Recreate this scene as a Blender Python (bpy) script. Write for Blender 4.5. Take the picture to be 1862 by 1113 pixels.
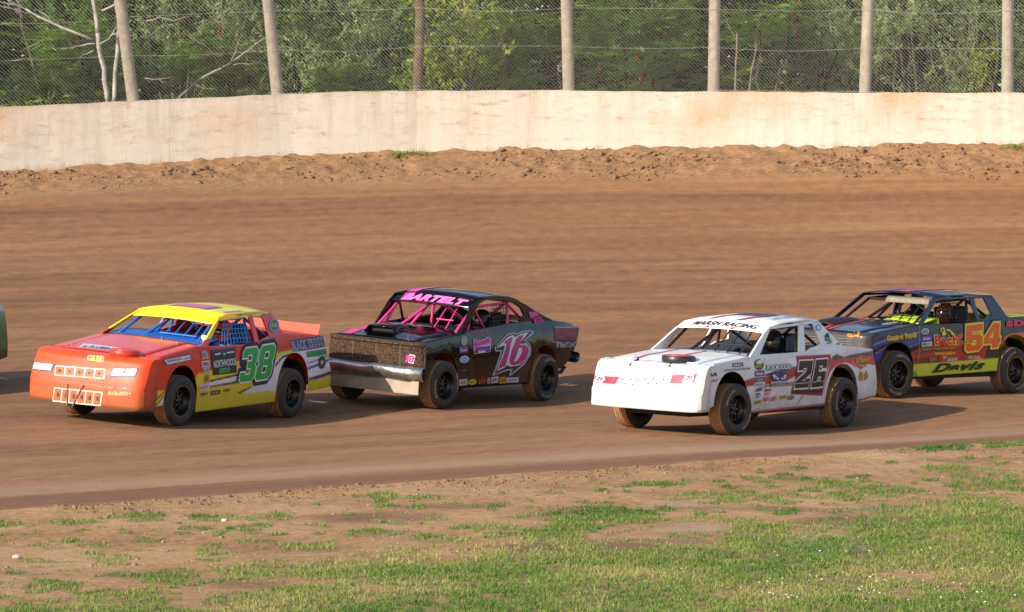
import bpy, bmesh, math, random
import numpy as np
from mathutils import Vector, Matrix

for o in list(bpy.data.objects):
    bpy.data.objects.remove(o)
random.seed(7)
RNG = np.random.default_rng(11)
SC = bpy.context.scene
COL = SC.collection

# ------------------------------------------------------------------ camera, sky, sun, exposure
CAMH, FPX, YH, CX, CY = 4.25, 8556.0, 200.0, 931.0, 556.5      # measured on the 1862 x 1113 photograph
PITCH = math.atan((CY - YH) / FPX)
cam_d = bpy.data.cameras.new("camera")
cam = bpy.data.objects.new("camera", cam_d)
COL.objects.link(cam)
cam.location = (0, 0, CAMH)
cam.rotation_euler = (math.radians(90) - PITCH, 0, 0)
cam_d.sensor_width = 36.0
cam_d.lens = 36.0 * FPX / 1862.0
cam_d.clip_start = 1.0
cam_d.clip_end = 3000.0
SC.camera = cam

SUN_ELEV = math.radians(24.0)
LDIR = Vector((0.73, 0.68, 0.0)).normalized()                   # way the light travels over the ground
world = bpy.data.worlds.new("World")
SC.world = world
world.use_nodes = True
wn = world.node_tree.nodes
bg = wn["Background"]
sky = wn.new("ShaderNodeTexSky")
sky.sky_type = 'NISHITA'
sky.sun_disc = False
sky.sun_elevation = SUN_ELEV
sky.sun_rotation = math.atan2(-LDIR.x, -LDIR.y)
world.node_tree.links.new(sky.outputs[0], bg.inputs[0])
bg.inputs[1].default_value = 0.13
sun_d = bpy.data.lights.new("sun", 'SUN')
sun = bpy.data.objects.new("sun", sun_d)
COL.objects.link(sun)
sun_d.energy = 4.6
sun_d.angle = math.radians(0.53)
sun_d.color = (1.0, 0.90, 0.76)
ldir = Vector((LDIR.x * math.cos(SUN_ELEV), LDIR.y * math.cos(SUN_ELEV), -math.sin(SUN_ELEV)))
sun.rotation_euler = ldir.to_track_quat('-Z', 'Y').to_euler()
sun.location = (-40, -30, 40)
vs = SC.view_settings
vs.view_transform = 'Standard'
vs.look = 'None'
vs.gamma = 1.0
vs.exposure = 0.55
vs.use_curve_mapping = False

# ------------------------------------------------------------------ small helpers
def lin(c):
    if isinstance(c, str):
        c = [int(c.lstrip('#')[i:i + 2], 16) / 255 for i in (0, 2, 4)]
        return tuple(x / 12.92 if x <= .04045 else ((x + .055) / 1.055) ** 2.4 for x in c)
    return tuple(c)

def tag(o, label=None, cat=None, group=None, kind=None):
    if label: o["label"] = label
    if cat: o["category"] = cat
    if group: o["group"] = group
    if kind: o["kind"] = kind
    return o

def empty(name, mw=None, parent=None):
    o = bpy.data.objects.new(name, None)
    COL.objects.link(o)
    o.empty_display_size = .2
    if parent is not None: o.parent = parent
    if mw is not None: o.matrix_local = mw
    return o

class MB:
    def __init__(self):
        self.v, self.f, self.m = [], [], []
    def add(self, vs, fs, mi=0):
        b = len(self.v)
        self.v += [tuple(p) for p in vs]
        self.f += [tuple(b + i for i in f) for f in fs]
        self.m += [mi] * len(fs)
    def box(self, x0, x1, y0, y1, z0, z1, mi=0):
        vs = [(x, y, z) for x in (x0, x1) for y in (y0, y1) for z in (z0, z1)]
        self.add(vs, [(0, 1, 3, 2), (4, 6, 7, 5), (0, 4, 5, 1), (2, 3, 7, 6), (0, 2, 6, 4), (1, 5, 7, 3)], mi)
    def tube(self, pts, r, n=8, mi=0, caps=True):
        pts = [Vector(p) for p in pts]
        rs = r if isinstance(r, (list, tuple)) else [r] * len(pts)
        rings, up = [], Vector((0.13, 0.21, 0.97))
        for i, p in enumerate(pts):
            t = (pts[min(i + 1, len(pts) - 1)] - pts[max(i - 1, 0)]).normalized()
            a = t.cross(up)
            if a.length < 1e-3: a = t.cross(Vector((1, 0, 0)))
            a.normalize(); b = t.cross(a)
            rings.append([p + (a * math.cos(2 * math.pi * k / n) + b * math.sin(2 * math.pi * k / n)) * rs[i] for k in range(n)])
        vs = [q for ring in rings for q in ring]
        fs = []
        for i in range(len(pts) - 1):
            for k in range(n):
                fs.append((i * n + k, i * n + (k + 1) % n, (i + 1) * n + (k + 1) % n, (i + 1) * n + k))
        if caps:
            fs.append(tuple(range(n))[::-1]); fs.append(tuple((len(pts) - 1) * n + k for k in range(n)))
        self.add(vs, fs, mi)
    def lathe_y(self, prof, n=40, mis=None, close=False):
        """profile of (y, r), turned about the Y axis"""
        vs, fs, ms = [], [], []
        for (y, r) in prof:
            for k in range(n):
                a = 2 * math.pi * k / n
                vs.append((r * math.cos(a), y, r * math.sin(a)))
        P = len(prof)
        b = len(self.v)
        self.v += vs
        for i in range(P - 1 + (1 if close else 0)):
            j = (i + 1) % P
            for k in range(n):
                self.f.append((b + i * n + k, b + i * n + (k + 1) % n, b + j * n + (k + 1) % n, b + j * n + k))
                self.m.append(mis[i] if mis else 0)
    def lathe_z(self, prof, c=(0, 0, 0), n=24, mis=None):
        b = len(self.v)
        for (r, z) in prof:
            for k in range(n):
                a = 2 * math.pi * k / n
                self.v.append((c[0] + r * math.cos(a), c[1] + r * math.sin(a), c[2] + z))
        for i in range(len(prof) - 1):
            for k in range(n):
                self.f.append((b + i * n + k, b + i * n + (k + 1) % n, b + (i + 1) * n + (k + 1) % n, b + (i + 1) * n + k))
                self.m.append(mis[i] if mis else 0)
    def grid(self, P, mi=0):
        """P[i][j] -> points"""
        b = len(self.v); ni, nj = len(P), len(P[0])
        for row in P: self.v += [tuple(p) for p in row]
        for i in range(ni - 1):
            for j in range(nj - 1):
                self.f.append((b + i * nj + j, b + i * nj + j + 1, b + (i + 1) * nj + j + 1, b + (i + 1) * nj + j))
                self.m.append(mi)
    def prism(self, poly, off, mi=0):
        n = len(poly)
        top = [Vector(p) for p in poly]; bot = [p + Vector(off) for p in top]
        fs = [tuple(range(n)), tuple(range(2 * n - 1, n - 1, -1))]
        for i in range(n):
            j = (i + 1) % n
            fs.append((i, i + n, j + n, j))
        self.add(top + bot, fs, mi)
    def build(self, name, mats, parent=None, smooth=False, mw=None, solid=0, bevel=0, angle=None):
        me = bpy.data.meshes.new(name)
        me.from_pydata(self.v, [], self.f)
        mats = mats if isinstance(mats, (list, tuple)) else [mats]
        for m in mats: me.materials.append(m)
        if any(self.m): me.polygons.foreach_set("material_index", self.m)
        bm = bmesh.new(); bm.from_mesh(me)
        bmesh.ops.recalc_face_normals(bm, faces=bm.faces)
        bm.to_mesh(me); bm.free()
        if smooth:
            me.polygons.foreach_set("use_smooth", [True] * len(me.polygons))
            if angle: me.set_sharp_from_angle(angle=math.radians(angle))
        o = bpy.data.objects.new(name, me)
        COL.objects.link(o)
        if parent is not None: o.parent = parent
        if mw is not None: o.matrix_local = mw
        if solid:
            s = o.modifiers.new("s", 'SOLIDIFY'); s.thickness = solid; s.offset = 0
        if bevel:
            s = o.modifiers.new("b", 'BEVEL'); s.width = bevel; s.segments = 2; s.limit_method = 'ANGLE'
        return o

def np_mesh(name, verts, faces, mats, parent=None, cols=None, uv=None, smooth=False, k=4, attr="tint"):
    """fast mesh from numpy arrays: faces (n,k)"""
    me = bpy.data.meshes.new(name)
    verts = np.asarray(verts, np.float32); faces = np.asarray(faces, np.int32)
    me.vertices.add(len(verts)); me.vertices.foreach_set("co", verts.ravel())
    nf = len(faces)
    me.loops.add(nf * k); me.loops.foreach_set("vertex_index", faces.ravel())
    me.polygons.add(nf)
    me.polygons.foreach_set("loop_start", np.arange(nf, dtype=np.int32) * k)
    me.polygons.foreach_set("loop_total", np.full(nf, k, np.int32))
    for m in (mats if isinstance(mats, (list, tuple)) else [mats]): me.materials.append(m)
    if smooth: me.polygons.foreach_set("use_smooth", np.ones(nf, bool))
    me.update(calc_edges=True)
    if cols is not None:
        a = me.attributes.new(attr, 'FLOAT_COLOR', 'POINT')
        c = np.ones((len(verts), 4), np.float32); c[:, :cols.shape[1]] = cols
        a.data.foreach_set("color", c.ravel())
    if uv is not None:
        l = me.uv_layers.new(name="UVMap")
        l.data.foreach_set("uv", np.asarray(uv, np.float32)[faces.ravel()].ravel())
    o = bpy.data.objects.new(name, me)
    COL.objects.link(o)
    if parent is not None: o.parent = parent
    return o

def hash2(ix, iy, seed):
    h = (ix.astype(np.int64) * 374761393 + iy.astype(np.int64) * 668265263 + seed * 974634777) & 0xffffffff
    h = ((h ^ (h >> 13)) * 1274126177) & 0xffffffff
    return ((h ^ (h >> 16)) & 0xffff) / 65535.0
def vnoise(x, y, seed=0):
    x = np.asarray(x, float); y = np.asarray(y, float)
    ix, iy = np.floor(x), np.floor(y); fx, fy = x - ix, y - iy
    fx = fx * fx * (3 - 2 * fx); fy = fy * fy * (3 - 2 * fy)
    a, b, c, d = hash2(ix, iy, seed), hash2(ix + 1, iy, seed), hash2(ix, iy + 1, seed), hash2(ix + 1, iy + 1, seed)
    return (a * (1 - fx) + b * fx) * (1 - fy) + (c * (1 - fx) + d * fx) * fy
def fbm(x, y, seed=0, o=4):
    s, a, t = 0, .5, 0
    for i in range(o):
        s = s + a * vnoise(x * 2 ** i, y * 2 ** i, seed + i); t += a; a *= .5
    return s / t

# photograph pixel <-> place
CP, SP = math.cos(PITCH), math.sin(PITCH)
EYE = np.array([0, 0, CAMH]); RV = np.array([1., 0, 0]); FV = np.array([0, CP, -SP]); UV = np.array([0, SP, CP])
def ray(u, v): return FV + RV * (u - CX) / FPX - UV * (v - CY) / FPX
def at_depth(u, v, y):
    d = ray(u, v); return EYE + d * (y / d[1])
def project(x, y, z):
    qx, qy, qz = x, y, z - CAMH
    d = qy * FV[1] + qz * FV[2]
    return CX + FPX * qx / d, CY - FPX * (qy * UV[1] + qz * UV[2]) / d

# ------------------------------------------------------------------ materials
MATS = {}
def nt(name):
    m = bpy.data.materials.new(name); m.use_nodes = True
    t = m.node_tree; b = t.nodes["Principled BSDF"]
    return m, t, b
def N(t, kind, **kw):
    n = t.nodes.new(kind)
    for k, v in kw.items():
        if k.startswith('i_'):
            key = k[2:]
            key = int(key) if key.isdigit() else key.replace('_', ' ')
            n.inputs[key].default_value = v
        else: setattr(n, k, v)
    return n
def mixc(t, fac, a, b, blend='MIX'):
    n = t.nodes.new("ShaderNodeMix"); n.data_type = 'RGBA'; n.blend_type = blend
    for sock, val in ((n.inputs[0], fac), (n.inputs[6], a), (n.inputs[7], b)):
        if hasattr(val, 'links') or hasattr(val, 'is_linked'): t.links.new(val, sock)
        elif isinstance(val, (int, float)): sock.default_value = val
        else: sock.default_value = (*val[:3], 1)
    return n.outputs[2]
def mth(t, op, a, b=0.0, c=None, clamp=False):
    n = t.nodes.new("ShaderNodeMath"); n.operation = op; n.use_clamp = clamp
    for i, val in enumerate((a, b, c)):
        if val is None: continue
        if hasattr(val, 'is_linked'): t.links.new(val, n.inputs[i])
        else: n.inputs[i].default_value = val
    return n.outputs[0]
def ramp(t, fac, stops, interp='LINEAR'):
    n = t.nodes.new("ShaderNodeValToRGB"); n.color_ramp.interpolation = interp
    el = n.color_ramp.elements
    while len(el) < len(stops): el.new(.5)
    for e, (p, c) in zip(el, stops):
        e.position = p; e.color = (*c, 1) if len(c) == 3 else c
    t.links.new(fac, n.inputs[0])
    return n.outputs[0]
def noise(t, vec, scale, detail=4, rough=.55, dist=0):
    n = N(t, "ShaderNodeTexNoise"); n.inputs["Scale"].default_value = scale
    n.inputs["Detail"].default_value = detail; n.inputs["Roughness"].default_value = rough; n.inputs["Distortion"].default_value = dist
    if vec is not None: t.links.new(vec, n.inputs["Vector"])
    return n.outputs["Fac"]
def bump(t, b, h, strength=.3, dist=.01):
    n = N(t, "ShaderNodeBump"); n.inputs["Strength"].default_value = strength; n.inputs["Distance"].default_value = dist
    t.links.new(h, n.inputs["Height"]); t.links.new(n.outputs[0], b.inputs["Normal"])

MUD = lin('#8a6446')
def paint(name, col=None, rough=.3, metal=0., dirt=.35, coat=.3, spec=.5, zlo=.15, zhi=.8, spread=.25, mud=MUD, attr=None, bumpy=.0):
    key = (name)
    if key in MATS: return MATS[key]
    m, t, b = nt(name)
    if attr:
        a = N(t, "ShaderNodeAttribute"); a.attribute_name = attr; base = a.outputs["Color"]
    else:
        r = N(t, "ShaderNodeRGB"); r.outputs[0].default_value = (*lin(col), 1); base = r.outputs[0]
    tc = N(t, "ShaderNodeTexCoord"); ob = tc.outputs["Object"]
    sep = N(t, "ShaderNodeSeparateXYZ"); t.links.new(ob, sep.inputs[0])
    mr = N(t, "ShaderNodeMapRange"); t.links.new(sep.outputs[2], mr.inputs[0])
    for i, v in zip((1, 2, 3, 4), (zlo, zhi, 1.0, 0.0)): mr.inputs[i].default_value = v
    n1 = noise(t, ob, 6.0, 6, .65); n2 = noise(t, ob, 55.0, 3, .6)
    s = mth(t, 'ADD', mth(t, 'MULTIPLY', n1, .62), mth(t, 'MULTIPLY', n2, .48))
    s = mth(t, 'ADD', s, mth(t, 'MULTIPLY', mr.outputs[0], .42))
    s = mth(t, 'MULTIPLY', mth(t, 'SUBTRACT', s, .72 - spread * .4), 3.0, clamp=True)
    fac = mth(t, 'MULTIPLY', s, dirt)
    c = mixc(t, fac, base, mud)
    c = mixc(t, mth(t, 'MULTIPLY', n1, .16 * dirt), c, mud)
    t.links.new(c, b.inputs["Base Color"])
    b.inputs["Metallic"].default_value = metal
    rr = mth(t, 'ADD', mth(t, 'MULTIPLY', fac, .5), mth(t, 'ADD', mth(t, 'MULTIPLY', n2, .12), rough - .05), clamp=True)
    t.links.new(rr, b.inputs["Roughness"])
    b.inputs["Coat Weight"].default_value = coat
    b.inputs["Specular IOR Level"].default_value = spec
    b.inputs["Coat Roughness"].default_value = .08
    if bumpy:
        bump(t, b, noise(t, ob, 3.2, 3, .5), bumpy, .05)
    MATS[key] = m
    return m
def flat(col, rough=.45):
    key = 'vinyl_' + (col if isinstance(col, str) else '_'.join('%.2f' % c for c in col))
    return paint(key, col, rough, 0, .25, .05, .4, zlo=.15, zhi=.7)

def simple(name, col, rough=.6, metal=0., nscale=20., namt=.25, bmp=0., col2=None, gen='Object'):
    if name in MATS: return MATS[name]
    m, t, b = nt(name)
    tc = N(t, "ShaderNodeTexCoord")
    n1 = noise(t, tc.outputs[gen], nscale, 5, .6)
    c0 = lin(col); c1 = lin(col2) if col2 else tuple(x * .55 for x in c0)
    c = ramp(t, n1, [(.5 - namt, c1), (.5 + namt, c0)])
    t.links.new(c, b.inputs["Base Color"])
    b.inputs["Roughness"].default_value = rough; b.inputs["Metallic"].default_value = metal
    if bmp: bump(t, b, n1, bmp, .02)
    MATS[name] = m
    return m

BLACK = paint('black_sheet', '#0c0c0e', .5, 0, .45, 0)
DARK = simple('dark_underbody', '#1b1714', .8, 0, 14, .3)
RUBBER = simple('tyre_rubber', '#2b2725', .72, 0, 9, .3, .1, '#4a4038')
TREAD = simple('tyre_tread_dirt', '#ad8159', .95, 0, 26, .25, .35, '#7d5c40')
ALU = simple('worn_aluminium', '#b9b4ac', .42, .85, 12, .3, 0, '#7d756c')
CHROME = simple('dented_chrome', '#d6d6d4', .22, .9, 9, .25, .25, '#8a8378')
NUT = simple('lug_nut_steel', '#a8a49c', .35, .9, 40, .2)

# ------------------------------------------------------------------ car poses from the photograph
WB, YSIDE, RT = 2.743, .88, .34
MEAS = {'38': ((330.6, 729.7), (532.6, 715.7), 62.1, -4.2), '16': ((810.5, 700.9), (995.8, 687.4), 65.9, -3.7),
        '26': ((1341.5, 745.3), (1538.7, 732.5), 61.8, -1.7), '54': ((1634.3, 681.5), (1847, 674), 67.2, -1.5)}
POSE = {}
for c, (lf, lr, D, roll) in MEAS.items():
    A = at_depth(*lf, D); lo, hi = D, D + 2.74
    for _ in range(50):
        m_ = (lo + hi) / 2
        if np.linalg.norm(at_depth(*lr, m_) - A) < WB: lo = m_
        else: hi = m_
    B = at_depth(*lr, m_)
    X = (A - B) / np.linalg.norm(A - B)
    left = np.cross([0, 0, 1], X); left /= np.linalg.norm(left)
    r_ = math.radians(roll)
    L = left * math.cos(r_) + np.cross(X, left) * math.sin(r_)
    Z = np.cross(X, L)
    POSE[c] = (A - X * WB / 2 - L * YSIDE - Z * RT, X, L, Z)

# ------------------------------------------------------------------ ground shape
IX = [-50, -40, -25, -12, -5.4, 6.6, 12, 20, 32, 50, 70]
IY = [-20, 8, 30, 44, 49.8, 60.6, 64.3, 67.5, 66, 58, 35]
WX = [-64, -42, -27, -18, -9.75, -5.0, -3.2, -1.4, .6, 3.0, 10, 20, 32, 50, 80]
WY = [34, 67, 81.5, 86.7, 89.6, 91.0, 91.46, 91.80, 92.02, 92.1, 92.1, 91.6, 88, 78, 50]
WZ = [2.4, 2.6, 2.7, 2.85, 3.02, 3.20, 3.27, 3.33, 3.37, 3.40, 3.50, 3.50, 3.4, 3.2, 3.0]
WT = [3.6, 3.8, 3.95, 4.12, 4.30, 4.53, 4.60, 4.63, 4.63, 4.61, 4.58, 4.58, 4.5, 4.4, 4.3]     # wall top
def inner_y(x): return np.interp(x, IX, IY)
def wall_y(x): return np.interp(x, WX, WY)
def base_z(x, y):
    yi, yw = inner_y(x), wall_y(x)
    d = np.clip((y - yi) / np.maximum(yw - yi, 5), 0, 1.0)
    return np.interp(x, WX, WZ) * d ** 2.8
cpts, cres = [], []
for c, (og, X, L, Z) in POSE.items():
    for sx in (WB / 2, -WB / 2):
        for sy in (.75, -.75):
            p = og + X * sx + L * sy
            cpts.append(p[:2]); cres.append(p[2] - float(base_z(p[0], p[1])))
cpts = np.array(cpts); cres = np.array(cres)
SIG = 2.0
def kern(a, b): return np.exp(-((a[:, None, :] - b[None]) ** 2).sum(-1) / (2 * SIG ** 2))
KW = np.linalg.solve(kern(cpts, cpts) + np.eye(len(cpts)) * .02, cres)
def gz(x, y):
    x = np.asarray(x, float); y = np.asarray(y, float)
    z = base_z(x, y)
    q = np.stack([x.ravel(), y.ravel()], 1)
    out = np.zeros(len(q))
    for i in range(0, len(q), 20000): out[i:i + 20000] = kern(q[i:i + 20000], cpts) @ KW
    return z + out.reshape(x.shape)
def ground_hit(u, v):
    d = ray(u, v); lo, hi = 20., 91.
    f = lambda y: (EYE + d * (y / d[1]))[2] - float(gz(d[0] * y / d[1], y))
    for _ in range(40):
        m = (lo + hi) / 2
        if f(m) > 0: lo = m
        else: hi = m
    return EYE + d * (lo / d[1])
_og = {}
gp = POSE['38']
yaw = math.radians(-118.5)
gX = np.array([math.cos(yaw), math.sin(yaw), 0.0]); gL = np.array([-gX[1], gX[0], 0.0])
gO = np.array([-7.17, 67.0, 0]) + gX * 2.32 - gL * .80
h = [float(gz(*(gO + gX * a + gL * b)[:2])) for a, b in ((1.37, .75), (1.37, -.75), (-1.37, .75), (-1.37, -.75))]
gX[2] = ((h[0] + h[1]) - (h[2] + h[3])) / 2 / 2.74; gL[2] = ((h[0] + h[2]) - (h[1] + h[3])) / 2 / 1.5
gX /= np.linalg.norm(gX); gL -= gX * (gL @ gX); gL /= np.linalg.norm(gL)
gO[2] = sum(h) / 4
POSE['green'] = (gO, gX, gL, np.cross(gX, gL))

# ---- ground materials
def dirt_mat(name, kind):
    m, t, b = nt(name)
    tc = N(t, "ShaderNodeTexCoord"); ob = tc.outputs["Object"]; uvn = tc.outputs["UV"]
    big = noise(t, ob, .55, 5, .6); fine = noise(t, ob, 9.0, 6, .7); grit = noise(t, ob, 60.0, 3, .7)
    if kind == 'track':
        mp = N(t, "ShaderNodeMapping"); t.links.new(uvn, mp.inputs[0]); mp.inputs["Scale"].default_value = (.05, 26.0, 1)
        st = noise(t, mp.outputs[0], 1.0, 5, .62)
        mp2 = N(t, "ShaderNodeMapping"); t.links.new(uvn, mp2.inputs[0]); mp2.inputs["Scale"].default_value = (.22, 110.0, 1)
        st2 = noise(t, mp2.outputs[0], 1.0, 4, .6)
        # tread chatter: short slanted marks across the racing line
        mp3 = N(t, "ShaderNodeMapping"); t.links.new(uvn, mp3.inputs[0]); mp3.inputs["Scale"].default_value = (2.2, 60.0, 1); mp3.inputs["Rotation"].default_value = (0, 0, .35)
        ch = noise(t, mp3.outputs[0], 1.6, 3, .6)
        sep = N(t, "ShaderNodeSeparateXYZ"); t.links.new(uvn, sep.inputs[0])
        f = mth(t, 'ADD', mth(t, 'MULTIPLY', st, .42), mth(t, 'ADD', mth(t, 'MULTIPLY', st2, .30), mth(t, 'MULTIPLY', ch, .30)))
        c = ramp(t, f, [(.39, lin('#694225')), (.47, lin('#8f5f38')), (.53, lin('#a06d41')), (.63, lin('#b58757'))])
        # groove bands across the width of the track
        wob = mth(t, 'ADD', sep.outputs[1], mth(t, 'ADD', mth(t, 'MULTIPLY', mth(t, 'SUBTRACT', st, .5), .07), mth(t, 'MULTIPLY', mth(t, 'SUBTRACT', fine, .5), .022)))
        band = ramp(t, wob, [(0.0, (.75, .75, .75)), (.035, (.25, .25, .25)), (.07, (.55, .55, .55)), (.11, (.85, .85, .85)), (.16, (.6, .6, .6)), (.30, (.55, .55, .55)), (.50, (.45, .45, .45)),
                             (.60, (.5, .5, .5)), (.70, (.22, .22, .22)), (.76, (.6, .6, .6)), (.81, (.25, .25, .25)), (.85, (.6, .6, .6)), (.89, (.2, .2, .2)), (.93, (.75, .75, .75)), (1.0, (.6, .6, .6))])
        c = mixc(t, mth(t, 'MULTIPLY', band, .55), mixc(t, .5, c, lin('#623c22')), mixc(t, .36, c, lin('#b68c60')))
        edge = ramp(t, wob, [(0.0, (.35, .35, .35)), (.008, (1, 1, 1)), (.030, (.9, .9, .9)), (.042, (0, 0, 0)), (1, (0, 0, 0))])
        c = mixc(t, mth(t, 'MULTIPLY', mth(t, 'MULTIPLY', edge, mth(t, 'ADD', fine, .35)), .62), c, lin('#6b452b'))
        pale = ramp(t, wob, [(0.035, (0, 0, 0)), (.055, (1, 1, 1)), (.075, (.8, .8, .8)), (.10, (0, 0, 0))])
        c = mixc(t, mth(t, 'MULTIPLY', mth(t, 'MULTIPLY', pale, st), .85), c, lin('#b79a7c'))
        loose = ramp(t, sep.outputs[1], [(.935, (0, 0, 0)), (.955, (1, 1, 1))])
        c = mixc(t, mth(t, 'MULTIPLY', loose, .65), c, ramp(t, fine, [(.4, lin('#7c5e41')), (.62, lin('#a8845e'))]))
        hgt = mth(t, 'ADD', mth(t, 'MULTIPLY', ch, .5), mth(t, 'ADD', mth(t, 'MULTIPLY', fine, .5), mth(t, 'MULTIPLY', st2, .6)))
        c = mixc(t, mth(t, 'MULTIPLY', grit, .22), c, lin('#5d3c25'))
        t.links.new(c, b.inputs["Base Color"]); b.inputs["Roughness"].default_value = .9
        bump(t, b, hgt, .55, .05)
    else:
        at = N(t, "ShaderNodeAttribute"); at.attribute_name = "cover"
        sp = N(t, "ShaderNodeSeparateColor"); t.links.new(at.outputs["Color"], sp.inputs[0])
        c = ramp(t, mth(t, 'ADD', mth(t, 'MULTIPLY', big, .45), mth(t, 'MULTIPLY', fine, .6)), [(.38, lin('#855b33')), (.5, lin('#ad8150')), (.62, lin('#c49d6e'))])
        c = mixc(t, mth(t, 'MULTIPLY', sp.outputs[1], .75), c, lin('#5a3d29'))         # damp soil
        c = mixc(t, mth(t, 'MULTIPLY', sp.outputs[2], .7), c, lin('#b3a08c'))         # dry silt
        c = mixc(t, mth(t, 'MULTIPLY', sp.outputs[0], .7), c, ramp(t, fine, [(.4, lin('#4f5a2a')), (.6, lin('#7d7c43'))]))
        c = mixc(t, mth(t, 'MULTIPLY', grit, .3), c, lin('#6e4c33'))
        t.links.new(c, b.inputs["Base Color"]); b.inputs["Roughness"].default_value = .93
        bump(t, b, mth(t, 'ADD', fine, mth(t, 'MULTIPLY', grit, .5)), .7, .04)
    return m
TRACK_M = dirt_mat('packed_clay', 'track')
INFIELD_M = dirt_mat('infield_soil', 'infield')

def grid_faces(ni, nj):
    i, j = np.meshgrid(np.arange(ni - 1), np.arange(nj - 1), indexing='ij')
    a = i * nj + j
    return np.stack([a, a + nj, a + nj + 1, a + 1], -1).reshape(-1, 4)

XS = np.concatenate([np.linspace(-49, -13, 30)[:-1], np.linspace(-13, 13, 261), np.linspace(13, 69, 40)[1:]])
TS = np.concatenate([np.linspace(0, .9, 190), np.linspace(.9, 1.0, 60)[1:]])
TX, TT = np.meshgrid(XS, TS, indexing='ij')
YI, YW = inner_y(TX), wall_y(TX)
TY = YI + (YW + .12 - YI) * TT
def berm(x, d):                    # loose soil thrown against the wall; d = metres in front of the wall
    e = np.clip(1 - d / 1.9, 0, 1)
    return e * (.04 + .16 * fbm(x * .9, d * 1.2, 3)) + np.where(e > 0, (fbm(x * 4.5, d * 5.0, 5, 3) - .5) * .16 * np.minimum(e * 3, 1), 0)
TZ = gz(TX, TY) + berm(TX, np.maximum(YW - TY, 0)) + (fbm(TX * .35, TY * 1.2, 9) - .5) * .05 * np.clip((TT - .25) * 4, 0, 1)
EDGE = np.clip(1 - np.abs(TT) / .025, 0, 1)
TZ = TZ + EDGE * (fbm(TX * 2.2, TY * 2.2, 14) - .4) * .05
o = np_mesh("track", np.stack([TX, TY, TZ], -1).reshape(-1, 3), grid_faces(*TX.shape)[:, ::-1], TRACK_M, uv=np.stack([TX, TT], -1).reshape(-1, 2), smooth=True)
tag(o, "banked brown clay race track with dark groove bands", "track", kind="structure")

# ---- where grass grows on the infield
VL_U = [-400, 0, 300, 450, 700, 950, 1250, 1500, 1862, 2300]
VL_V = [1150, 1108, 1085, 1060, 1012, 985, 968, 938, 880, 840]
BLOBS = [(1090, 935, 95, 17, 1), (1030, 968, 85, 14, .9), (1180, 882, 60, 5, .9), (1330, 906, 90, 11, .6), (1570, 893, 110, 14, .8), (1450, 870, 50, 7, .5), (1700, 812, 60, 10, .9),
         (1820, 806, 50, 8, .7), (1750, 858, 90, 8, .4), (1800, 880, 90, 12, .7), (690, 903, 42, 6, .9), (770, 905, 35, 4, .7), (500, 941, 45, 6, .9), (265, 940, 45, 6, .8), (140, 950, 45, 6, .6),
         (560, 995, 60, 8, .8), (680, 970, 50, 7, .8), (170, 990, 30, 5, .8), (265, 982, 25, 6, .8), (395, 1005, 40, 11, .8), (200, 1020, 50, 8, .6), (300, 1050, 70, 13, .8), (90, 1065, 80, 15, .8),
         (220, 1085, 90, 14, .8), (480, 1035, 90, 14, .8), (640, 1040, 100, 14, .8), (790, 980, 70, 9, .7), (860, 960, 40, 5, .6), (20, 955, 40, 5, .7), (370, 945, 30, 4, .6), (1000, 900, 20, 4, .6),
         (450, 965, 28, 4, .7), (340, 960, 22, 4, .6), (60, 1020, 30, 5, .5), (1290, 945, 60, 6, .4), (1700, 930, 110, 12, .9), (880, 1000, 60, 6, .6)]
WET = [(1040, 997, 170, 11, 1), (700, 940, 160, 9, .7), (820, 920, 120, 5, .7), (1150, 985, 120, 6, .6), (560, 1000, 120, 6, .5), (450, 1065, 70, 6, .6), (1600, 948, 130, 8, .8), (1350, 925, 150, 5, .6),
       (330, 975, 140, 4, .4), (720, 1020, 70, 8, .5), (1800, 835, 130, 4, .5)]
DRY = [(1480, 990, 110, 16, 1), (1380, 1020, 50, 6, .8), (1290, 960, 130, 7, .6), (1600, 925, 110, 6, .6), (1240, 915, 60, 6, .5), (300, 905, 250, 7, .3)]
_r = random.Random(3)
for _k in range(330):
    _u = _r.uniform(-20, 1880); _a = 930 - _u * .0698; _b = float(np.interp(_u, VL_U, VL_V))
    _v = _a + 14 + (_b - _a) * _r.uniform(.02, 1.0) ** .8
    BLOBS.append((_u, _v, _r.uniform(6, 26), _r.uniform(1.6, 4.5), _r.uniform(.3, .95)))
def blobs(u, v, L, nz):
    sh = np.shape(u); u, v, nz = np.ravel(u), np.ravel(v), np.ravel(nz)
    order = np.argsort(u); us, vs_, ns = u[order], v[order], nz[order]
    out = np.zeros(len(us))
    for (a, b, ru, rv, s) in L:
        i0, i1 = np.searchsorted(us, (a - ru * 1.9, a + ru * 1.9))
        if i1 <= i0: continue
        q = ((us[i0:i1] - a) / ru) ** 2 + ((vs_[i0:i1] - b) / rv) ** 2
        out[i0:i1] = np.maximum(out[i0:i1], s * np.clip(1.35 - q - (ns[i0:i1] - .5) * 4.0, 0, 1))
    res = np.empty_like(out); res[order] = out
    return res.reshape(sh)
def cover(x, y, z):
    u, v = project(x, y, z)
    nz = fbm(x * 1.6, y * .9, 21); nf = fbm(x * 5, y * 3.2, 31, 3)
    vl = np.interp(u, VL_U, VL_V)
    lawn = np.clip((v - vl + (nz - .5) * 110) / 30, 0, 1) * np.clip(1.35 - np.clip((.42 - nz) * 6, 0, 1) - np.clip((.38 - nf) * 5, 0, 1), 0, 1)
    g = np.maximum(lawn, blobs(u, v, BLOBS, nf))
    far = y < 40                                             # between the frame and the camera: plain lawn
    g = np.where(far, np.clip(1.3 - np.clip((.42 - nz) * 4, 0, 1), 0, 1), g)
    return g, blobs(u, v, WET, nz), blobs(u, v, DRY, nz)
IXS = XS
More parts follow.
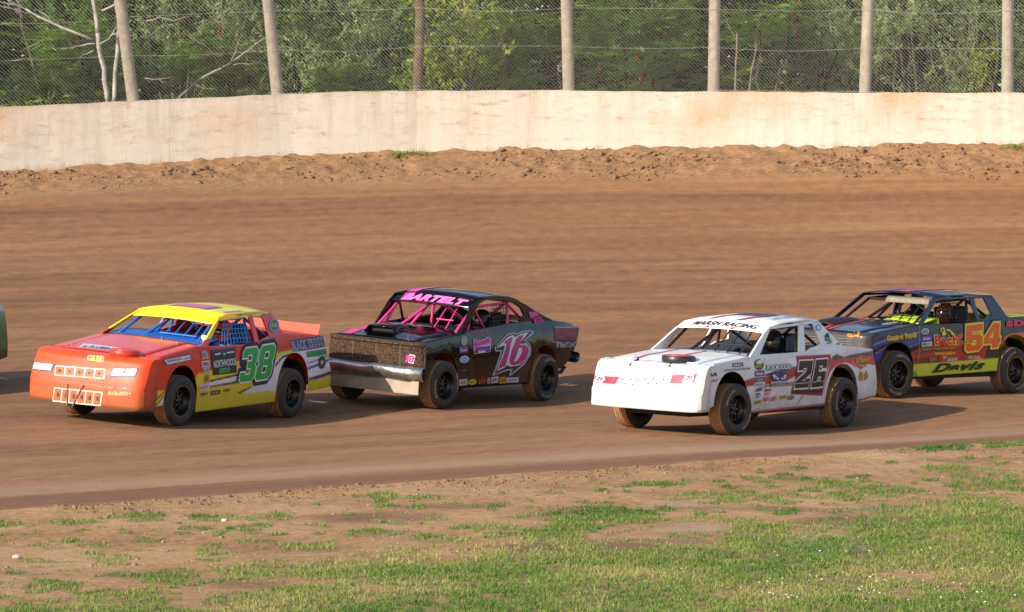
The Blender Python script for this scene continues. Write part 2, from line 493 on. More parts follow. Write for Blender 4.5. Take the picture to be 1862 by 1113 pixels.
IDS = np.concatenate([np.linspace(0, 2, 40), np.linspace(2, 22, 180)[1:], np.linspace(22, 140, 24)[1:]])
GX, GD = np.meshgrid(IXS, IDS, indexing='ij')
GY = inner_y(GX) - GD
GZ = gz(GX, GY) + np.clip(GD * 2, 0, 1) * (fbm(GX * .8, GY * .5, 41) - .5) * .10 + np.clip(1 - GD / 1.6, 0, 1) * (fbm(GX * 2.2, GY * 2.2, 14) - .4) * .05
GZ += np.clip(GD * 3, 0, 1) * np.clip(1 - GD / 9, 0, 1) * (fbm(GX * 3.5, GY * 2.6, 44, 3) - .5) * .05
def infield_z(x, y):
    d = np.maximum(inner_y(x) - y, 0)
    return gz(x, y) + np.clip(d * 2, 0, 1) * (fbm(x * .8, y * .5, 41) - .5) * .10 + np.clip(1 - d / 1.6, 0, 1) * (fbm(x * 2.2, y * 2.2, 14) - .4) * .05 + np.clip(d * 3, 0, 1) * np.clip(1 - d / 9, 0, 1) * (fbm(x * 3.5, y * 2.6, 44, 3) - .5) * .05
cg, cw, cd = cover(GX, GY, GZ)
o = np_mesh("infield", np.stack([GX, GY, GZ], -1).reshape(-1, 3), grid_faces(*GX.shape), INFIELD_M, cols=np.stack([cg, cw, cd], -1).reshape(-1, 3), smooth=True, attr="cover")
tag(o, "bare tan infield soil with thin grass", "infield", kind="structure")

# ground behind the wall out to the horizon
OXS = np.concatenate([np.linspace(-1200, -60, 12), np.linspace(-50, 50, 40), np.linspace(60, 1200, 12)])
ODS = np.array([.0, .6, 2, 5, 10, 18, 30, 60, 120, 300, 700, 1400.])
OX, OD = np.meshgrid(OXS, ODS, indexing='ij')
OY = wall_y(OX) + .15 + OD
OZ = np.interp(OX, WX, WZ) - .1 + (fbm(OX * .2, OY * .2, 51) - .5) * .3
OUT_M = simple('woodland_floor', '#4d4a2c', .95, 0, 1.2, .2, .3, '#2f2c1b')
o = np_mesh("outer_ground", np.stack([OX, OY, OZ], -1).reshape(-1, 3), grid_faces(*OX.shape)[:, ::-1], OUT_M, smooth=True)
tag(o, "weedy woodland floor behind the concrete wall", "ground", kind="structure")

# ------------------------------------------------------------------ concrete wall
def wall_mat():
    m, t, b = nt('whitewashed_concrete')
    tc = N(t, "ShaderNodeTexCoord"); ob = tc.outputs["Object"]
    mp = N(t, "ShaderNodeMapping"); t.links.new(ob, mp.inputs[0]); mp.inputs["Scale"].default_value = (5.0, 5.0, .5)
    streak = noise(t, mp.outputs[0], 1.0, 6, .7)
    mp2 = N(t, "ShaderNodeMapping"); t.links.new(ob, mp2.inputs[0]); mp2.inputs["Scale"].default_value = (.9, .9, 3.2)
    scuff = noise(t, mp2.outputs[0], 2.2, 7, .72)
    mp3 = N(t, "ShaderNodeMapping"); t.links.new(ob, mp3.inputs[0]); mp3.inputs["Scale"].default_value = (2.0, 2.0, 16.0)
    big = noise(t, ob, .8, 7, .7); fine = noise(t, ob, 26, 4, .7); rust = noise(t, ob, .42, 3, .5)
    c = mixc(t, mth(t, 'MULTIPLY', mth(t, 'SUBTRACT', streak, .46), 1.7, clamp=True), lin('#c6bcb0'), lin('#9e8b76'))
    c = mixc(t, mth(t, 'MULTIPLY', mth(t, 'SUBTRACT', scuff, .52), 4.5, clamp=True), c, lin('#ab937a'))
    c = mixc(t, mth(t, 'MULTIPLY', mth(t, 'SUBTRACT', scuff, .62), 7.0, clamp=True), c, lin('#84715f'))
    c = mixc(t, mth(t, 'MULTIPLY', mth(t, 'MULTIPLY', mth(t, 'SUBTRACT', rust, .54), 6.0, clamp=True), fine), c, lin('#c08a58'))
    sep = N(t, "ShaderNodeSeparateXYZ"); t.links.new(ob, sep.inputs[0])
    at = N(t, "ShaderNodeAttribute"); at.attribute_name = "height"
    hs = N(t, "ShaderNodeSeparateColor"); t.links.new(at.outputs["Color"], hs.inputs[0])
    top = mth(t, 'MULTIPLY', mth(t, 'SUBTRACT', mth(t, 'ADD', hs.outputs[0], mth(t, 'MULTIPLY', streak, .35)), 1.10), 5.0, clamp=True)
    c = mixc(t, mth(t, 'MULTIPLY', top, .6), c, lin('#a58463'))
    fresh = mth(t, 'MULTIPLY', mth(t, 'SUBTRACT', mth(t, 'ADD', big, .1), mth(t, 'ADD', hs.outputs[0], .12)), 9.0, clamp=True)
    blotch = mth(t, 'MULTIPLY', mth(t, 'SUBTRACT', noise(t, ob, 2.6, 8, .72), .5), 3.2, clamp=True)
    c = mixc(t, mth(t, 'MULTIPLY', blotch, .55), c, lin('#b3a089'))
    hair = mth(t, 'MULTIPLY', mth(t, 'SUBTRACT', noise(t, mp3.outputs[0], 1.0, 5, .75), .60), 9.0, clamp=True)
    c = mixc(t, mth(t, 'MULTIPLY', hair, .6), c, lin('#93806b'))
    c = mixc(t, mth(t, 'MULTIPLY', fresh, .38), c, lin('#c8bfb4'))
    low = mth(t, 'MULTIPLY', mth(t, 'SUBTRACT', .13, mth(t, 'SUBTRACT', hs.outputs[0], mth(t, 'MULTIPLY', mth(t, 'SUBTRACT', streak, .5), .5))), 8.0, clamp=True)
    c = mixc(t, mth(t, 'MULTIPLY', low, .55), c, lin('#9d7a58'))
    pit = mth(t, 'MULTIPLY', mth(t, 'SUBTRACT', noise(t, ob, 7.0, 2, .5), .74), 20.0, clamp=True)
    c = mixc(t, mth(t, 'MULTIPLY', pit, .7), c, lin('#5f5246'))
    t.links.new(c, b.inputs["Base Color"]); b.inputs["Roughness"].default_value = .88
    bump(t, b, mth(t, 'ADD', fine, mth(t, 'MULTIPLY', scuff, 1.5)), .4, .012)
    return m
WALL_M = wall_mat()
wall = empty("concrete_wall", Matrix.Translation((0, 92, 3.3)))
tag(wall, "long whitewashed concrete retaining wall along the top of the track", "wall")
def path_pts(xs, ys, step):
    out = []; acc = 0
    P = np.stack([xs, ys], 1)
    seg = np.hypot(*np.diff(P, axis=0).T); cum = np.concatenate([[0], np.cumsum(seg)])
    s = np.arange(0, cum[-1], step)
    return np.stack([np.interp(s, cum, P[:, 0]), np.interp(s, cum, P[:, 1])], 1)
WP = path_pts(np.array(WX, float), np.array(WY, float), 2.44)
for i in range(len(WP) - 1):
    a, b_ = WP[i], WP[i + 1]
    if max(a[0], b_[0]) < -34 or min(a[0], b_[0]) > 34: continue
    d = (b_ - a) / np.linalg.norm(b_ - a); nrm = np.array([d[1], -d[0]])       # towards the track
    Lw = np.linalg.norm(b_ - a) - .001
    jig = random.uniform(-.002, .002)
    nu, nv = 10, 7
    V, F, Hh = [], [], []
    for k in range(nu + 1):
        s = k / nu * Lw; p = a + d * s
        zt = float(np.interp(p[0], WX, WT)) + (vnoise(p[0] * 3, 0, 77) - .5) * .02 + jig; zb = float(np.interp(p[0], WX, WZ)) - .5
        for j in range(nv + 1):
            z = zb + (zt - zb) * j / nv
            w = (vnoise(p[0] * 2.2, z * 2.2, 78) - .5) * .016 + jig
            q = p + nrm * w
            V.append((q[0], q[1] - 92, 0 + z - 3.3)); Hh.append((z - zb - .5) / (zt - zb - .5))
        V.append((p[0] - nrm[0] * .3, p[1] - nrm[1] * .3 - 92, zt - 3.3)); Hh.append(1.1)
        V.append((p[0] - nrm[0] * .3, p[1] - nrm[1] * .3 - 92, zb - 3.3)); Hh.append(0)
    R_ = nv + 3
    for k in range(nu):
        for j in range(R_ - 1): F.append((k * R_ + j, (k + 1) * R_ + j, (k + 1) * R_ + j + 1, k * R_ + j + 1))
    caps = [tuple(range(R_)), tuple(nu * R_ + j for j in range(R_))[::-1]]
    me = bpy.data.meshes.new("wall_section"); me.from_pydata(V, [], F + caps); me.materials.append(WALL_M)
    at = me.attributes.new("height", 'FLOAT_COLOR', 'POINT')
    at.data.foreach_set("color", np.repeat(np.clip(np.array(Hh), 0, 2)[:, None], 4, 1).astype(np.float32).ravel())
    o = bpy.data.objects.new("wall_section", me); COL.objects.link(o); o.parent = wall

# ------------------------------------------------------------------ chain link fence on the wall
POST_M = simple('grey_timber_post', '#bcb1a2', .85, 0, 7, .25, .5, '#8f8476')
POST_D = simple('weathered_dark_post', '#8a7763', .9, 0, 5, .3, .6, '#3f342a')
WIRE_M = simple('galvanised_wire', '#c3bfb6', .6, 0, 30, .3, 0, '#97928a')
fence = empty("chain_link_fence", Matrix.Translation((0, 92.4, 4.6)))
tag(fence, "tall chain link catch fence on round timber posts above the concrete wall", "fence")
POSTS = [(-29, 0, -34), (243, 178, 222), (505, 172, 489), (761, 166, 763), (1034, 165, 1030), (1297, 165, 1299), (1572, 165, 1578), (1831, 165, 1831), (2095, 165, 2100)]
pw = []
for i, (ub, vb, ut) in enumerate(POSTS):
    x = (ub - CX) / FPX * 92.3
    for _ in range(4):
        y = float(wall_y(x)) + .30; x = (ub - CX) / FPX * y
    zt = float(np.interp(x, WX, WT))
    lean = (ut - ub) / 93.0 / 1.75
    pw.append((x, y, zt))
    mb = MB(); pts = []; rs = []
    r0 = .118 if i != 3 else .10
    for k in range(9):
        s = -1.3 + k * .55
        pts.append((x + lean * s + (.02 * math.sin(k * 1.7) if i == 3 else 0), y - 92.4, zt - 4.6 + s)); rs.append(r0 * (1.03 - .012 * k) * random.uniform(.98, 1.02))
    mb.tube(pts, rs, 14)
    mb.build("post", POST_D if i == 3 else POST_M, fence, True, angle=50)
    for s in (.10, .85, 1.62, 2.4):                       # wire ties round the post
        tb = MB(); cx_ = x + lean * s
        tb.tube([(cx_ + math.cos(a) * (r0 + .006), y - 92.4 + math.sin(a) * (r0 + .006), zt - 4.6 + s + .01 * math.sin(a)) for a in np.linspace(0, 2 * math.pi, 15)], .004, 4, 0, False)
        tb.build("wire_tie", WIRE_M, fence)
pw = [(x, float(wall_y(x)) + .3, float(np.interp(x, WX, WT))) for x in (-26., -22., -18., -14.)] + pw + [(x, float(wall_y(x)) + .3, float(np.interp(x, WX, WT))) for x in (16., 20., 24.)]
for (x, y, zt) in pw[:4] + pw[-3:]:
    mb = MB(); mb.tube([(x, y - 92.4, zt - 4.6 + s) for s in (-1.3, 0, 1.5, 3.1)], .115, 12); mb.build("post", POST_M, fence, True, angle=50)
HF, PIT = 3.0, .074
for i in range(len(pw) - 1):
    A = np.array(pw[i]); B = np.array(pw[i + 1]); off = np.array([0, -.125, 0])
    L_ = np.hypot(*(B - A)[:2]); ux = (B - A)
    V, F = [], []
    def bar(s0, h0, s1, h1, r=.0034):
        n = max(1, int((h1 - h0) / .5))
        prev = None
        for k in range(n + 1):
            q = k / n; s = s0 + (s1 - s0) * q; h_ = h0 + (h1 - h0) * q
            bul = .03 * math.sin(h_ * 2.3 + i) * math.sin(math.pi * s / L_)
            p = A + off + ux * (s / L_) + np.array([0, -bul, h_])
            base = len(V)
            for a in (0.3, 2.4, 4.5): V.append((p[0] + r * math.cos(a), p[1] + r * math.sin(a) - 92.4, p[2] - 4.6 + r * .7 * math.cos(a)))
            if prev is not None:
                for e in range(3): F.append((prev + e, prev + (e + 1) % 3, base + (e + 1) % 3, base + e))
            prev = base
    c = -HF
    while c < L_:
        s0, h0, s1, h1 = c, .0, c + HF, HF
        if s0 < 0: h0 = -s0; s0 = 0
        if s1 > L_: h1 = HF - (s1 - L_); s1 = L_
        if h1 > h0: bar(s0, h0, s1, h1); bar(L_ - s0, h0, L_ - s1, h1)
        c += PIT
    np_mesh("mesh_panel", V, F, WIRE_M, fence)["kind"] = "stuff"
    for hh in (.02, .87, 1.62, 2.42):
        mb = MB(); pts = []
        for q in np.linspace(0, 1, 7):
            p = A + off * 1.1 + ux * q; pts.append((p[0], p[1] - 92.4, p[2] - 4.6 + hh - .035 * math.sin(math.pi * q) * ((i * 7 + int(hh * 10)) % 3)))
        mb.tube(pts, .003, 5); mb.build("tension_wire", WIRE_M, fence)

# ------------------------------------------------------------------ race cars
ZOOM = {'z1': (4.281, 0, 530), 'z2': (4.282, 250, 530), 'z3': (4.454, 570, 510), 'z4': (4.4536, 800, 510), 'z5': (4.453, 1050, 560), 'z6': (4.453, 1300, 560), 'z7': (4.84, 1500, 510),
        'a1': (7.1615, 360, 560), 'a2': (8.4636, 1180, 570), 'a3': (7.1615, 160, 545), 'a4': (7.1615, 640, 520), 'a5': (9.276, 1370, 640), 'a6': (7.95, 1500, 520),
        'b1': (13.917, 950, 560), 'b2': (15.9, 1380, 640), 'b3': (11.13, 1600, 590), 'b4': (11.13, 280, 630), 'b5': (7.758, 1060, 650), 'b6': (6.956, 1520, 580), 'b7': (7.42, 30, 620), 'b8': (9.273, 820, 600)}
def zp(z, p):
    s, ox, oy = ZOOM[z]; return ox + p[0] / s, oy + p[1] / s

class Car:
    def __init__(c, key, spec):
        c.key, c.s = key, spec
        c.org, c.X, c.L, c.Z = POSE[key]
        mw = Matrix([[c.X[i], c.L[i], c.Z[i], c.org[i]] for i in range(3)] + [[0, 0, 0, 1]])
        c.mw = mw
        c.root = empty("race_car", mw)
        c.W0 = spec['W']
    # side surface
    def W(c, x, z):
        s = c.s
        w = c.W0 - s.get('tum', .03) * np.clip((z - .70) / .40, 0, 1.3) ** 1.5 - .02 * np.clip((.5 - z) / .3, 0, 1) ** 1.3
        w = w - .045 * np.clip((np.abs(np.asarray(x) * 1.0) * (np.asarray(x) < 0) - 1.75) / .6, 0, 1.5) ** 2
        return w
    def zt(c, x): return np.interp(-np.asarray(x, float), [-p[0] for p in c.s['top']], [p[1] for p in c.s['top']])
    def zb(c, x):
        x = np.asarray(x, float)
        z = np.interp(-x, [-p[0] for p in c.s['bot']], [p[1] for p in c.s['bot']])
        for (xc, rx, zc, pk) in c.s['arch']:
            q = np.abs(x - xc) / rx
            a = np.where(q < 1, zc + (pk - zc) * np.sqrt(np.clip(1 - np.minimum(q, 1) ** 2.3, 0, 1)), 0)
            z = np.maximum(z, a)
        return z
    def gy(c, z):
        s = c.s; wb = float(c.W(0, s['zbelt']))
        return wb + (z - s['zbelt']) / (s['zroof'] - s['zbelt']) * (s['wr'] - wb)
    # photograph pixel -> local coordinates
    def _hit(c, u, v, n, off):
        d = ray(u, v); t = ((c.org + n * off - EYE) @ n) / (d @ n)
        p = EYE + d * t - c.org
        return np.array([p @ c.X, p @ c.L, p @ c.Z])
    def side(c, z, p):
        u, v = zp(z, p); Y = c.W0
        for _ in range(3):
            q = c._hit(u, v, c.L, Y); Y = float(c.W(q[0], q[2]))
        return np.array([q[0], q[2]])
    def house(c, z, p):
        u, v = zp(z, p); Y = .75
        for _ in range(5):
            q = c._hit(u, v, c.L, Y); Y = c.gy(q[2])
        return np.array([q[0], q[2]])
    def front(c, z, p):
        u, v = zp(z, p); Xx = 2.35
        for _ in range(4):
            q = c._hit(u, v, c.X, Xx); Xx = c.nose_x(q[1], q[2])
        return np.array([q[1], q[2]])
    # maps from flat decal coordinates to the surfaces
    def map_side(c, off):  return lambda a, b: (a, float(c.W(a, b)) + off, b)
    def map_house(c, off): return lambda a, b: (a, c.gy(b) + off, b + off * .5)
    def map_front(c, off): return lambda a, b: (c.nose_x(a, b) + off, a, b)
    def nose_x(c, y, z):
        pr = c.s['nose']
        xf = np.interp(-z, [-p[1] for p in pr], [p[0] for p in pr])
        q = min(abs(y) / c.s['wn'], 1.0)
        return float(xf - np.interp(q, NQ, ND) + (vnoise(np.array(y * 2.5 + 9), np.array(z * 3.0), 5) - .5) * c.s.get('nosedent', .02)) + .003
NQ = [0, .3, .6, .8, .9, .96, 1.0]; ND = [0, .006, .024, .05, .075, .105, .16]

# ---- flat shapes (lettering, numbers, stickers)
_cache = {}
def mesh2d(shape, bold=0.0, shear=0.0):
    """shape: text string or list of polygons -> (verts2d, faces) in the unit box"""
    key = (shape if isinstance(shape, str) else repr(shape), bold, shear)
    if key in _cache: return _cache[key]
    if isinstance(shape, str):
        cu = bpy.data.curves.new("t", 'FONT'); cu.body = shape; cu.offset = bold; cu.shear = shear; cu.space_character = 1.0 + bold * 2.2
        cu.resolution_u = 3
    else:
        cu = bpy.data.curves.new("t", 'CURVE'); cu.dimensions = '2D'; cu.fill_mode = 'BOTH'; cu.offset = bold
        for poly in shape:
            sp = cu.splines.new('POLY'); sp.points.add(len(poly) - 1); sp.use_cyclic_u = True
            for q, (x, y) in zip(sp.points, poly): q.co = (x, y, 0, 1)
    ob = bpy.data.objects.new("t", cu); COL.objects.link(ob)
    me = bpy.data.meshes.new_from_object(ob)
    V = np.array([v.co[:2] for v in me.vertices]); F = [tuple(p.vertices) for p in me.polygons]
    bpy.data.objects.remove(ob); bpy.data.curves.remove(cu); bpy.data.meshes.remove(me)
    if isinstance(shape, str) and len(V):
        mn, mx = V.min(0), V.max(0); V = (V - mn) / np.maximum(mx - mn, 1e-6)
    _cache[key] = (V, F)
    return V, F
GLY = {
 '3': [[(0, .72), (0, .88), (.14, 1), (.86, 1), (1, .88), (1, .6), (.9, .5), (1, .4), (1, .12), (.86, 0), (.14, 0), (0, .12), (0, .28), (.34, .28), (.34, .2), (.64, .2), (.64, .4), (.4, .4), (.4, .6), (.64, .6), (.64, .8), (.34, .8), (.34, .72)]],
 '8': [[(0, .12), (.14, 0), (.86, 0), (1, .12), (1, .4), (.9, .5), (1, .6), (1, .88), (.86, 1), (.14, 1), (0, .88), (0, .6), (.1, .5), (0, .4)], [(.36, .18), (.36, .41), (.64, .41), (.64, .18)], [(.36, .6), (.36, .82), (.64, .82), (.64, .6)]],
 '2': [[(0, 0), (0, .28), (.62, .6), (.62, .74), (.36, .74), (.36, .66), (0, .66), (0, 1), (1, 1), (1, .52), (.42, .26), (.66, .26), (.66, .34), (1, .34), (1, 0)]],
 '6': [[(0, 0), (0, 1), (1, 1), (1, .68), (.66, .68), (.66, .78), (.36, .78), (.36, .56), (1, .56), (1, 0)], [(.36, .2), (.36, .38), (.66, .38), (.66, .2)]],
 '5': [[(0, 1), (1, 1), (1, .76), (.36, .76), (.36, .63), (.8, .63), (1, .5), (1, .14), (.8, 0), (.16, 0), (0, .1), (0, .32), (.34, .32), (.34, .22), (.64, .22), (.64, .42), (0, .42)]],
 '4': [[(.52, 1), (.9, 1), (.9, .4), (1, .4), (1, .18), (.9, .18), (.9, 0), (.52, 0), (.52, .18), (0, .18), (0, .42)], [(.28, .4), (.55, .4), (.55, .74)]],
}
RECT = [[(0, 0), (1, 0), (1, 1), (0, 1)]]
def ell(n=20): return [[(.5 + .5 * math.cos(a), .5 + .5 * math.sin(a)) for a in np.linspace(0, 2 * math.pi, n, endpoint=False)]]
ELL = ell()
def strokes(n, seed):
    r = random.Random(seed); P = []; x = 0
    while x < n:
        w = r.uniform(.55, .8); P.append([(x, 0), (x + .22, 0), (x + .22, 1), (x, 1)])
        k = r.random(); yb = r.choice((0, .4, .74))
        P.append([(x + .26, yb), (x + w, yb), (x + w, yb + .26), (x + .26, yb + .26)])
        if k > .4: P.append([(x + w - .2, .3 if yb == 0 else 0), (x + w, .3 if yb == 0 else 0), (x + w, .98 if yb == 0 else yb - .03), (x + w - .2, .98 if yb == 0 else yb - .03)])
        x += w + .22
    return [[(a / x, b) for a, b in p] for p in P]
def decal(car, name, shape, o, u, v, col, mapf, parent, bold=0., shear=0., mat=None, cut=.07):
    """o = origin, u/v = edge vectors in flat surface coordinates"""
    V, F = mesh2d(shape, bold, shear)
    if not len(V): return None
    bm = bmesh.new()
    vs = [bm.verts.new((o[0] + u[0] * a + v[0] * b, o[1] + u[1] * a + v[1] * b, 0)) for a, b in V]
    for f in F:
        try: bm.faces.new([vs[i] for i in f])
        except ValueError: pass
    for ax in (0, 1):
        lo = min(q.co[ax] for q in bm.verts); hi = max(q.co[ax] for q in bm.verts)
        k = math.ceil((lo + 1e-4) / cut) * cut
        while k < hi - 1e-4:
            n = Vector((0, 0, 0)); n[ax] = 1; p = Vector((0, 0, 0)); p[ax] = k
            bmesh.ops.bisect_plane(bm, geom=bm.verts[:] + bm.edges[:] + bm.faces[:], plane_co=p, plane_no=n)
            k += cut
    for q in bm.verts: q.co = mapf(q.co.x, q.co.y)
    me = bpy.data.meshes.new(name); bm.to_mesh(me); bm.free()
    me.materials.append(mat or flat(col))
    ob = bpy.data.objects.new(name, me); COL.objects.link(ob); ob.parent = parent
    return ob

def side_quad(car, where, z, BL, BR, TL):
    f = {'s': car.side, 'h': car.house, 'f': car.front}[where]
    a, b, c = f(z, BL), f(z, BR), f(z, TL)
    return a, b - a, c - a
def put(car, where, name, shape, z, BL, BR, TL, col, layer=0, bold=0., shear=0., parent=None):
    o, u, v = side_quad(car, where, z, BL, BR, TL)
    mp = {'s': car.map_side, 'h': car.map_house, 'f': car.map_front}[where](.008 + .0016 * layer)
    par = parent or {'s': car.left_panel, 'h': car.cabin, 'f': car.nose}[where]
    return decal(car, name, shape, o, u, v, col, mp, par, bold, shear)
def puto(car, where, name, z, poly, col, layer=0):
    """polygon traced in zoom pixels"""
    f = {'s': car.side, 'h': car.house, 'f': car.front}[where]
    P = [[tuple(f(z, p)) for p in poly]]
    mp = {'s': car.map_side, 'h': car.map_house, 'f': car.map_front}[where](.008 + .0016 * layer)
    return decal(car, name, P, (0, 0), (1, 0), (0, 1), col, mp, {'s': car.left_panel, 'h': car.cabin, 'f': car.nose}[where])
def illegible(car, where, z, BL, BR, TL, col, n=8, seed=1, layer=1):
    return put(car, where, "lettering", strokes(n, seed), z, BL, BR, TL, col, layer)
def sticker(car, where, z, BL, BR, TL, col, tcol=None, n=4, seed=1, text=None, oval=False, layer=0):
    put(car, where, "sticker", ELL if oval else RECT, z, BL, BR, TL, col, layer)
    if tcol:
        BL, BR, TL = map(np.array, (BL, BR, TL)); u, v = BR - BL, TL - BL
        q = BL + u * .14 + v * .25; 
        if text: put(car, where, "lettering", text, z, q, q + u * .72, q + v * .5, tcol, layer + 1, .03)
        else: illegible(car, where, z, q, q + u * .72, q + v * .5, tcol, n, seed, layer + 1)

def in_poly(px, pz, poly):
    ins = np.zeros(px.shape, bool); n = len(poly)
    for i in range(n):
        x0, y0 = poly[i]; x1, y1 = poly[(i + 1) % n]
        cond = ((y0 > pz) != (y1 > pz))
        with np.errstate(divide='ignore', invalid='ignore'):
            xi = (x1 - x0) * (pz - y0) / (y1 - y0 + 1e-12) + x0
        ins ^= cond & (px < xi)
    return ins

def side_panel(car, sgn, livery, mat, res=.0125):
    """bodyside sheet with wheel arches; livery = [(polygon in x,z ; colour)]"""
    s = car.s; xf, xr = s['xf'], s['xr']
    xs = list(np.arange(xf, xr, -res)) + [xr]
    for (xc, rx, zc, pk) in s['arch']:
        xs += [xc + rx + .0005, xc + rx - .0005, xc - rx + .0005, xc - rx - .0005]
    xs = np.array(sorted(set(np.round(xs, 5)), reverse=True))
    nr = 56 if res < .02 else 24
    T = np.linspace(0, 1, nr)
    zb, zt = car.zb(xs), car.zt(xs)
    Xg = np.repeat(xs[:, None], nr, 1); Zg = zb[:, None] + (zt - zb)[:, None] * T[None]
    p = np.clip((-Xg - 1.75) / (-xr - 1.75), 0, 1)
    Xg = Xg + p * s.get('rake', 0) * np.clip((Zg - s.get('rakez', .6)) / .5, 0, 1)
    Yg = car.W(Xg, Zg)
    dent = (fbm(Xg * 2.3 + sgn, Zg * 3.1, hash(car.key) % 50 + 3, 3) - .5) * s.get('dent', .012)
    Yg = Yg + np.minimum(dent, .003)
    col = np.empty(Xg.shape + (3,)); col[:] = lin(s['base'])
    k = 3
    for poly, cc in livery:
        acc = np.zeros(Xg.shape)
        for a in range(k):
            for b in range(k):
                acc += in_poly(Xg + (a - 1) * res / 3, Zg + (b - 1) * res / 3, poly)
        acc = (acc / (k * k))[..., None]
        col = col * (1 - acc) + np.array(lin(cc)) * acc
    v = np.stack([Xg, Yg * sgn, Zg], -1).reshape(-1, 3)
    F = grid_faces(*Xg.shape)
    if sgn < 0: F = F[:, ::-1]
    o = np_mesh("side_panel", v, F, mat, car.root, cols=col.reshape(-1, 3), smooth=True, attr="livery")
    m = o.modifiers.new("s", 'SOLIDIFY'); m.thickness = .010; m.offset = -1
    return o

def greenhouse(car, groups, mat):
    """groups: name -> polygons in (x,z); one part per name and side; returns the last left part"""
    last = None
    for name, polys in groups:
        for sg in (-1, 1):
            mb = MB()
            for poly in polys: mb.prism([(x, sg * car.gy(z), z) for x, z in poly], (0, -sg * .028, -.004))
            last = mb.build(name, mat, car.root, bevel=.004)
    return last

def make_wheel(car, pos, left, ring, letter, steer=0):
    s = 1 if left else -1
    mw = Matrix.Translation(pos) @ Matrix.Rotation(math.radians(steer) + (0 if left else math.pi), 4, 'Z') @ Matrix.Rotation(random.uniform(0, 6), 4, 'Y')
    mb = MB()
    mb.lathe_y([(-.012, .200), (.0, .205), (.004, .198), (-.004, .190), (-.03, .182), (-.07, .172), (-.085, .155)], 40)
    mb.lathe_y([(-.075, .158), (-.088, .150), (-.092, .135)], 40)
    mb.lathe_y([(-.092, .085), (-.080, .075), (-.075, .045), (-.055, .042), (-.050, .030), (-.050, .001)], 24)
    for k in range(8):
        a = k * math.pi / 4
        for da, w in ((0, .22),):
            P = []
            for r, yy in ((.07, -.083), (.11, -.088), (.152, -.088)):
                P.append([(r * math.cos(a - w), yy, r * math.sin(a - w)), (r * math.cos(a), yy + .008, r * math.sin(a)), (r * math.cos(a + w), yy, r * math.sin(a + w))])
            mb.grid(P)
    mb.lathe_y([(-.12, .15), (-.20, .165), (-.235, .205), (-.245, .2)], 32)
    mb.lathe_y([(-.13, .152), (-.131, .001)], 24)
    w = mb.build("wheel", paint('wheel_black', '#0a0b10', .35, .3, .35, .2, zlo=-2, zhi=-1), car.root, True, mw, angle=40)
    tp = [(-.004, .196), (.004, .215), (.012, .25), (.012, .275), (.004, .30), (-.008, .318), (-.022, .333), (-.034, .338)]
    mi = [0] * (len(tp) - 1)
    y = -.040
    while y > -.21:
        tp += [(y, .340), (y - .022, .340), (y - .024, .331), (y - .030, .331)]; mi += [1, 1, 1, 1]; y -= .032
    tp += [(-.222, .338), (-.236, .330), (-.25, .30), (-.256, .26), (-.25, .215), (-.24, .196)]; mi += [1, 0, 0, 0, 0, 0]
    tb = MB(); tb.lathe_y(tp, 56, mi)
    t = tb.build("tyre", [RUBBER, TREAD], w, True, angle=35)
    rb = MB(); rb.lathe_y([(.003, .199), (.007, .204), (.003, .209), (-.001, .204)], 40, close=True)
    rb.build("bead_ring", flat(ring), w, True)
    nb = MB()
    for k in range(5):
        a = k * 2 * math.pi / 5 + .2
        nb.tube([(.058 * math.cos(a), -.08, .058 * math.sin(a)), (.058 * math.cos(a), -.055, .058 * math.sin(a))], .011, 6)
    nb.build("lug_nuts", NUT, w)["kind"] = "stuff"
    if letter:
        V, F = mesh2d("HOOSIER", .02)
        for a0 in (-.9, 2.2):
            q = MB()
            q.add([((.256 + .036 * b) * math.cos(a0 - (a - .5) * 1.0), .0150, (.256 + .036 * b) * math.sin(a0 - (a - .5) * 1.0)) for a, b in V], F)
            q.build("lettering", flat('#b9b0a0', .8), w)
    return w

def skin_body(name, pts, edges, mat, mw, root=0):
    me = bpy.data.meshes.new(name)
    bm = bmesh.new(); lay = bm.verts.layers.skin.verify()
    vs = []
    for i, (p, r) in enumerate(pts):
        v = bm.verts.new(p); v[lay].radius = (r, r) if not isinstance(r, tuple) else r; v[lay].use_root = (i == root); vs.append(v)
    for a, b in edges: bm.edges.new((vs[a], vs[b]))
    bm.to_mesh(me); bm.free(); me.materials.append(mat)
    o = bpy.data.objects.new(name, me); COL.objects.link(o); o.matrix_world = mw
    m = o.modifiers.new("skin", 'SKIN'); m.use_smooth_shade = True
    o.modifiers.new("sub", 'SUBSURF').levels = 1
    o.modifiers["sub"].render_levels = 2
    return o

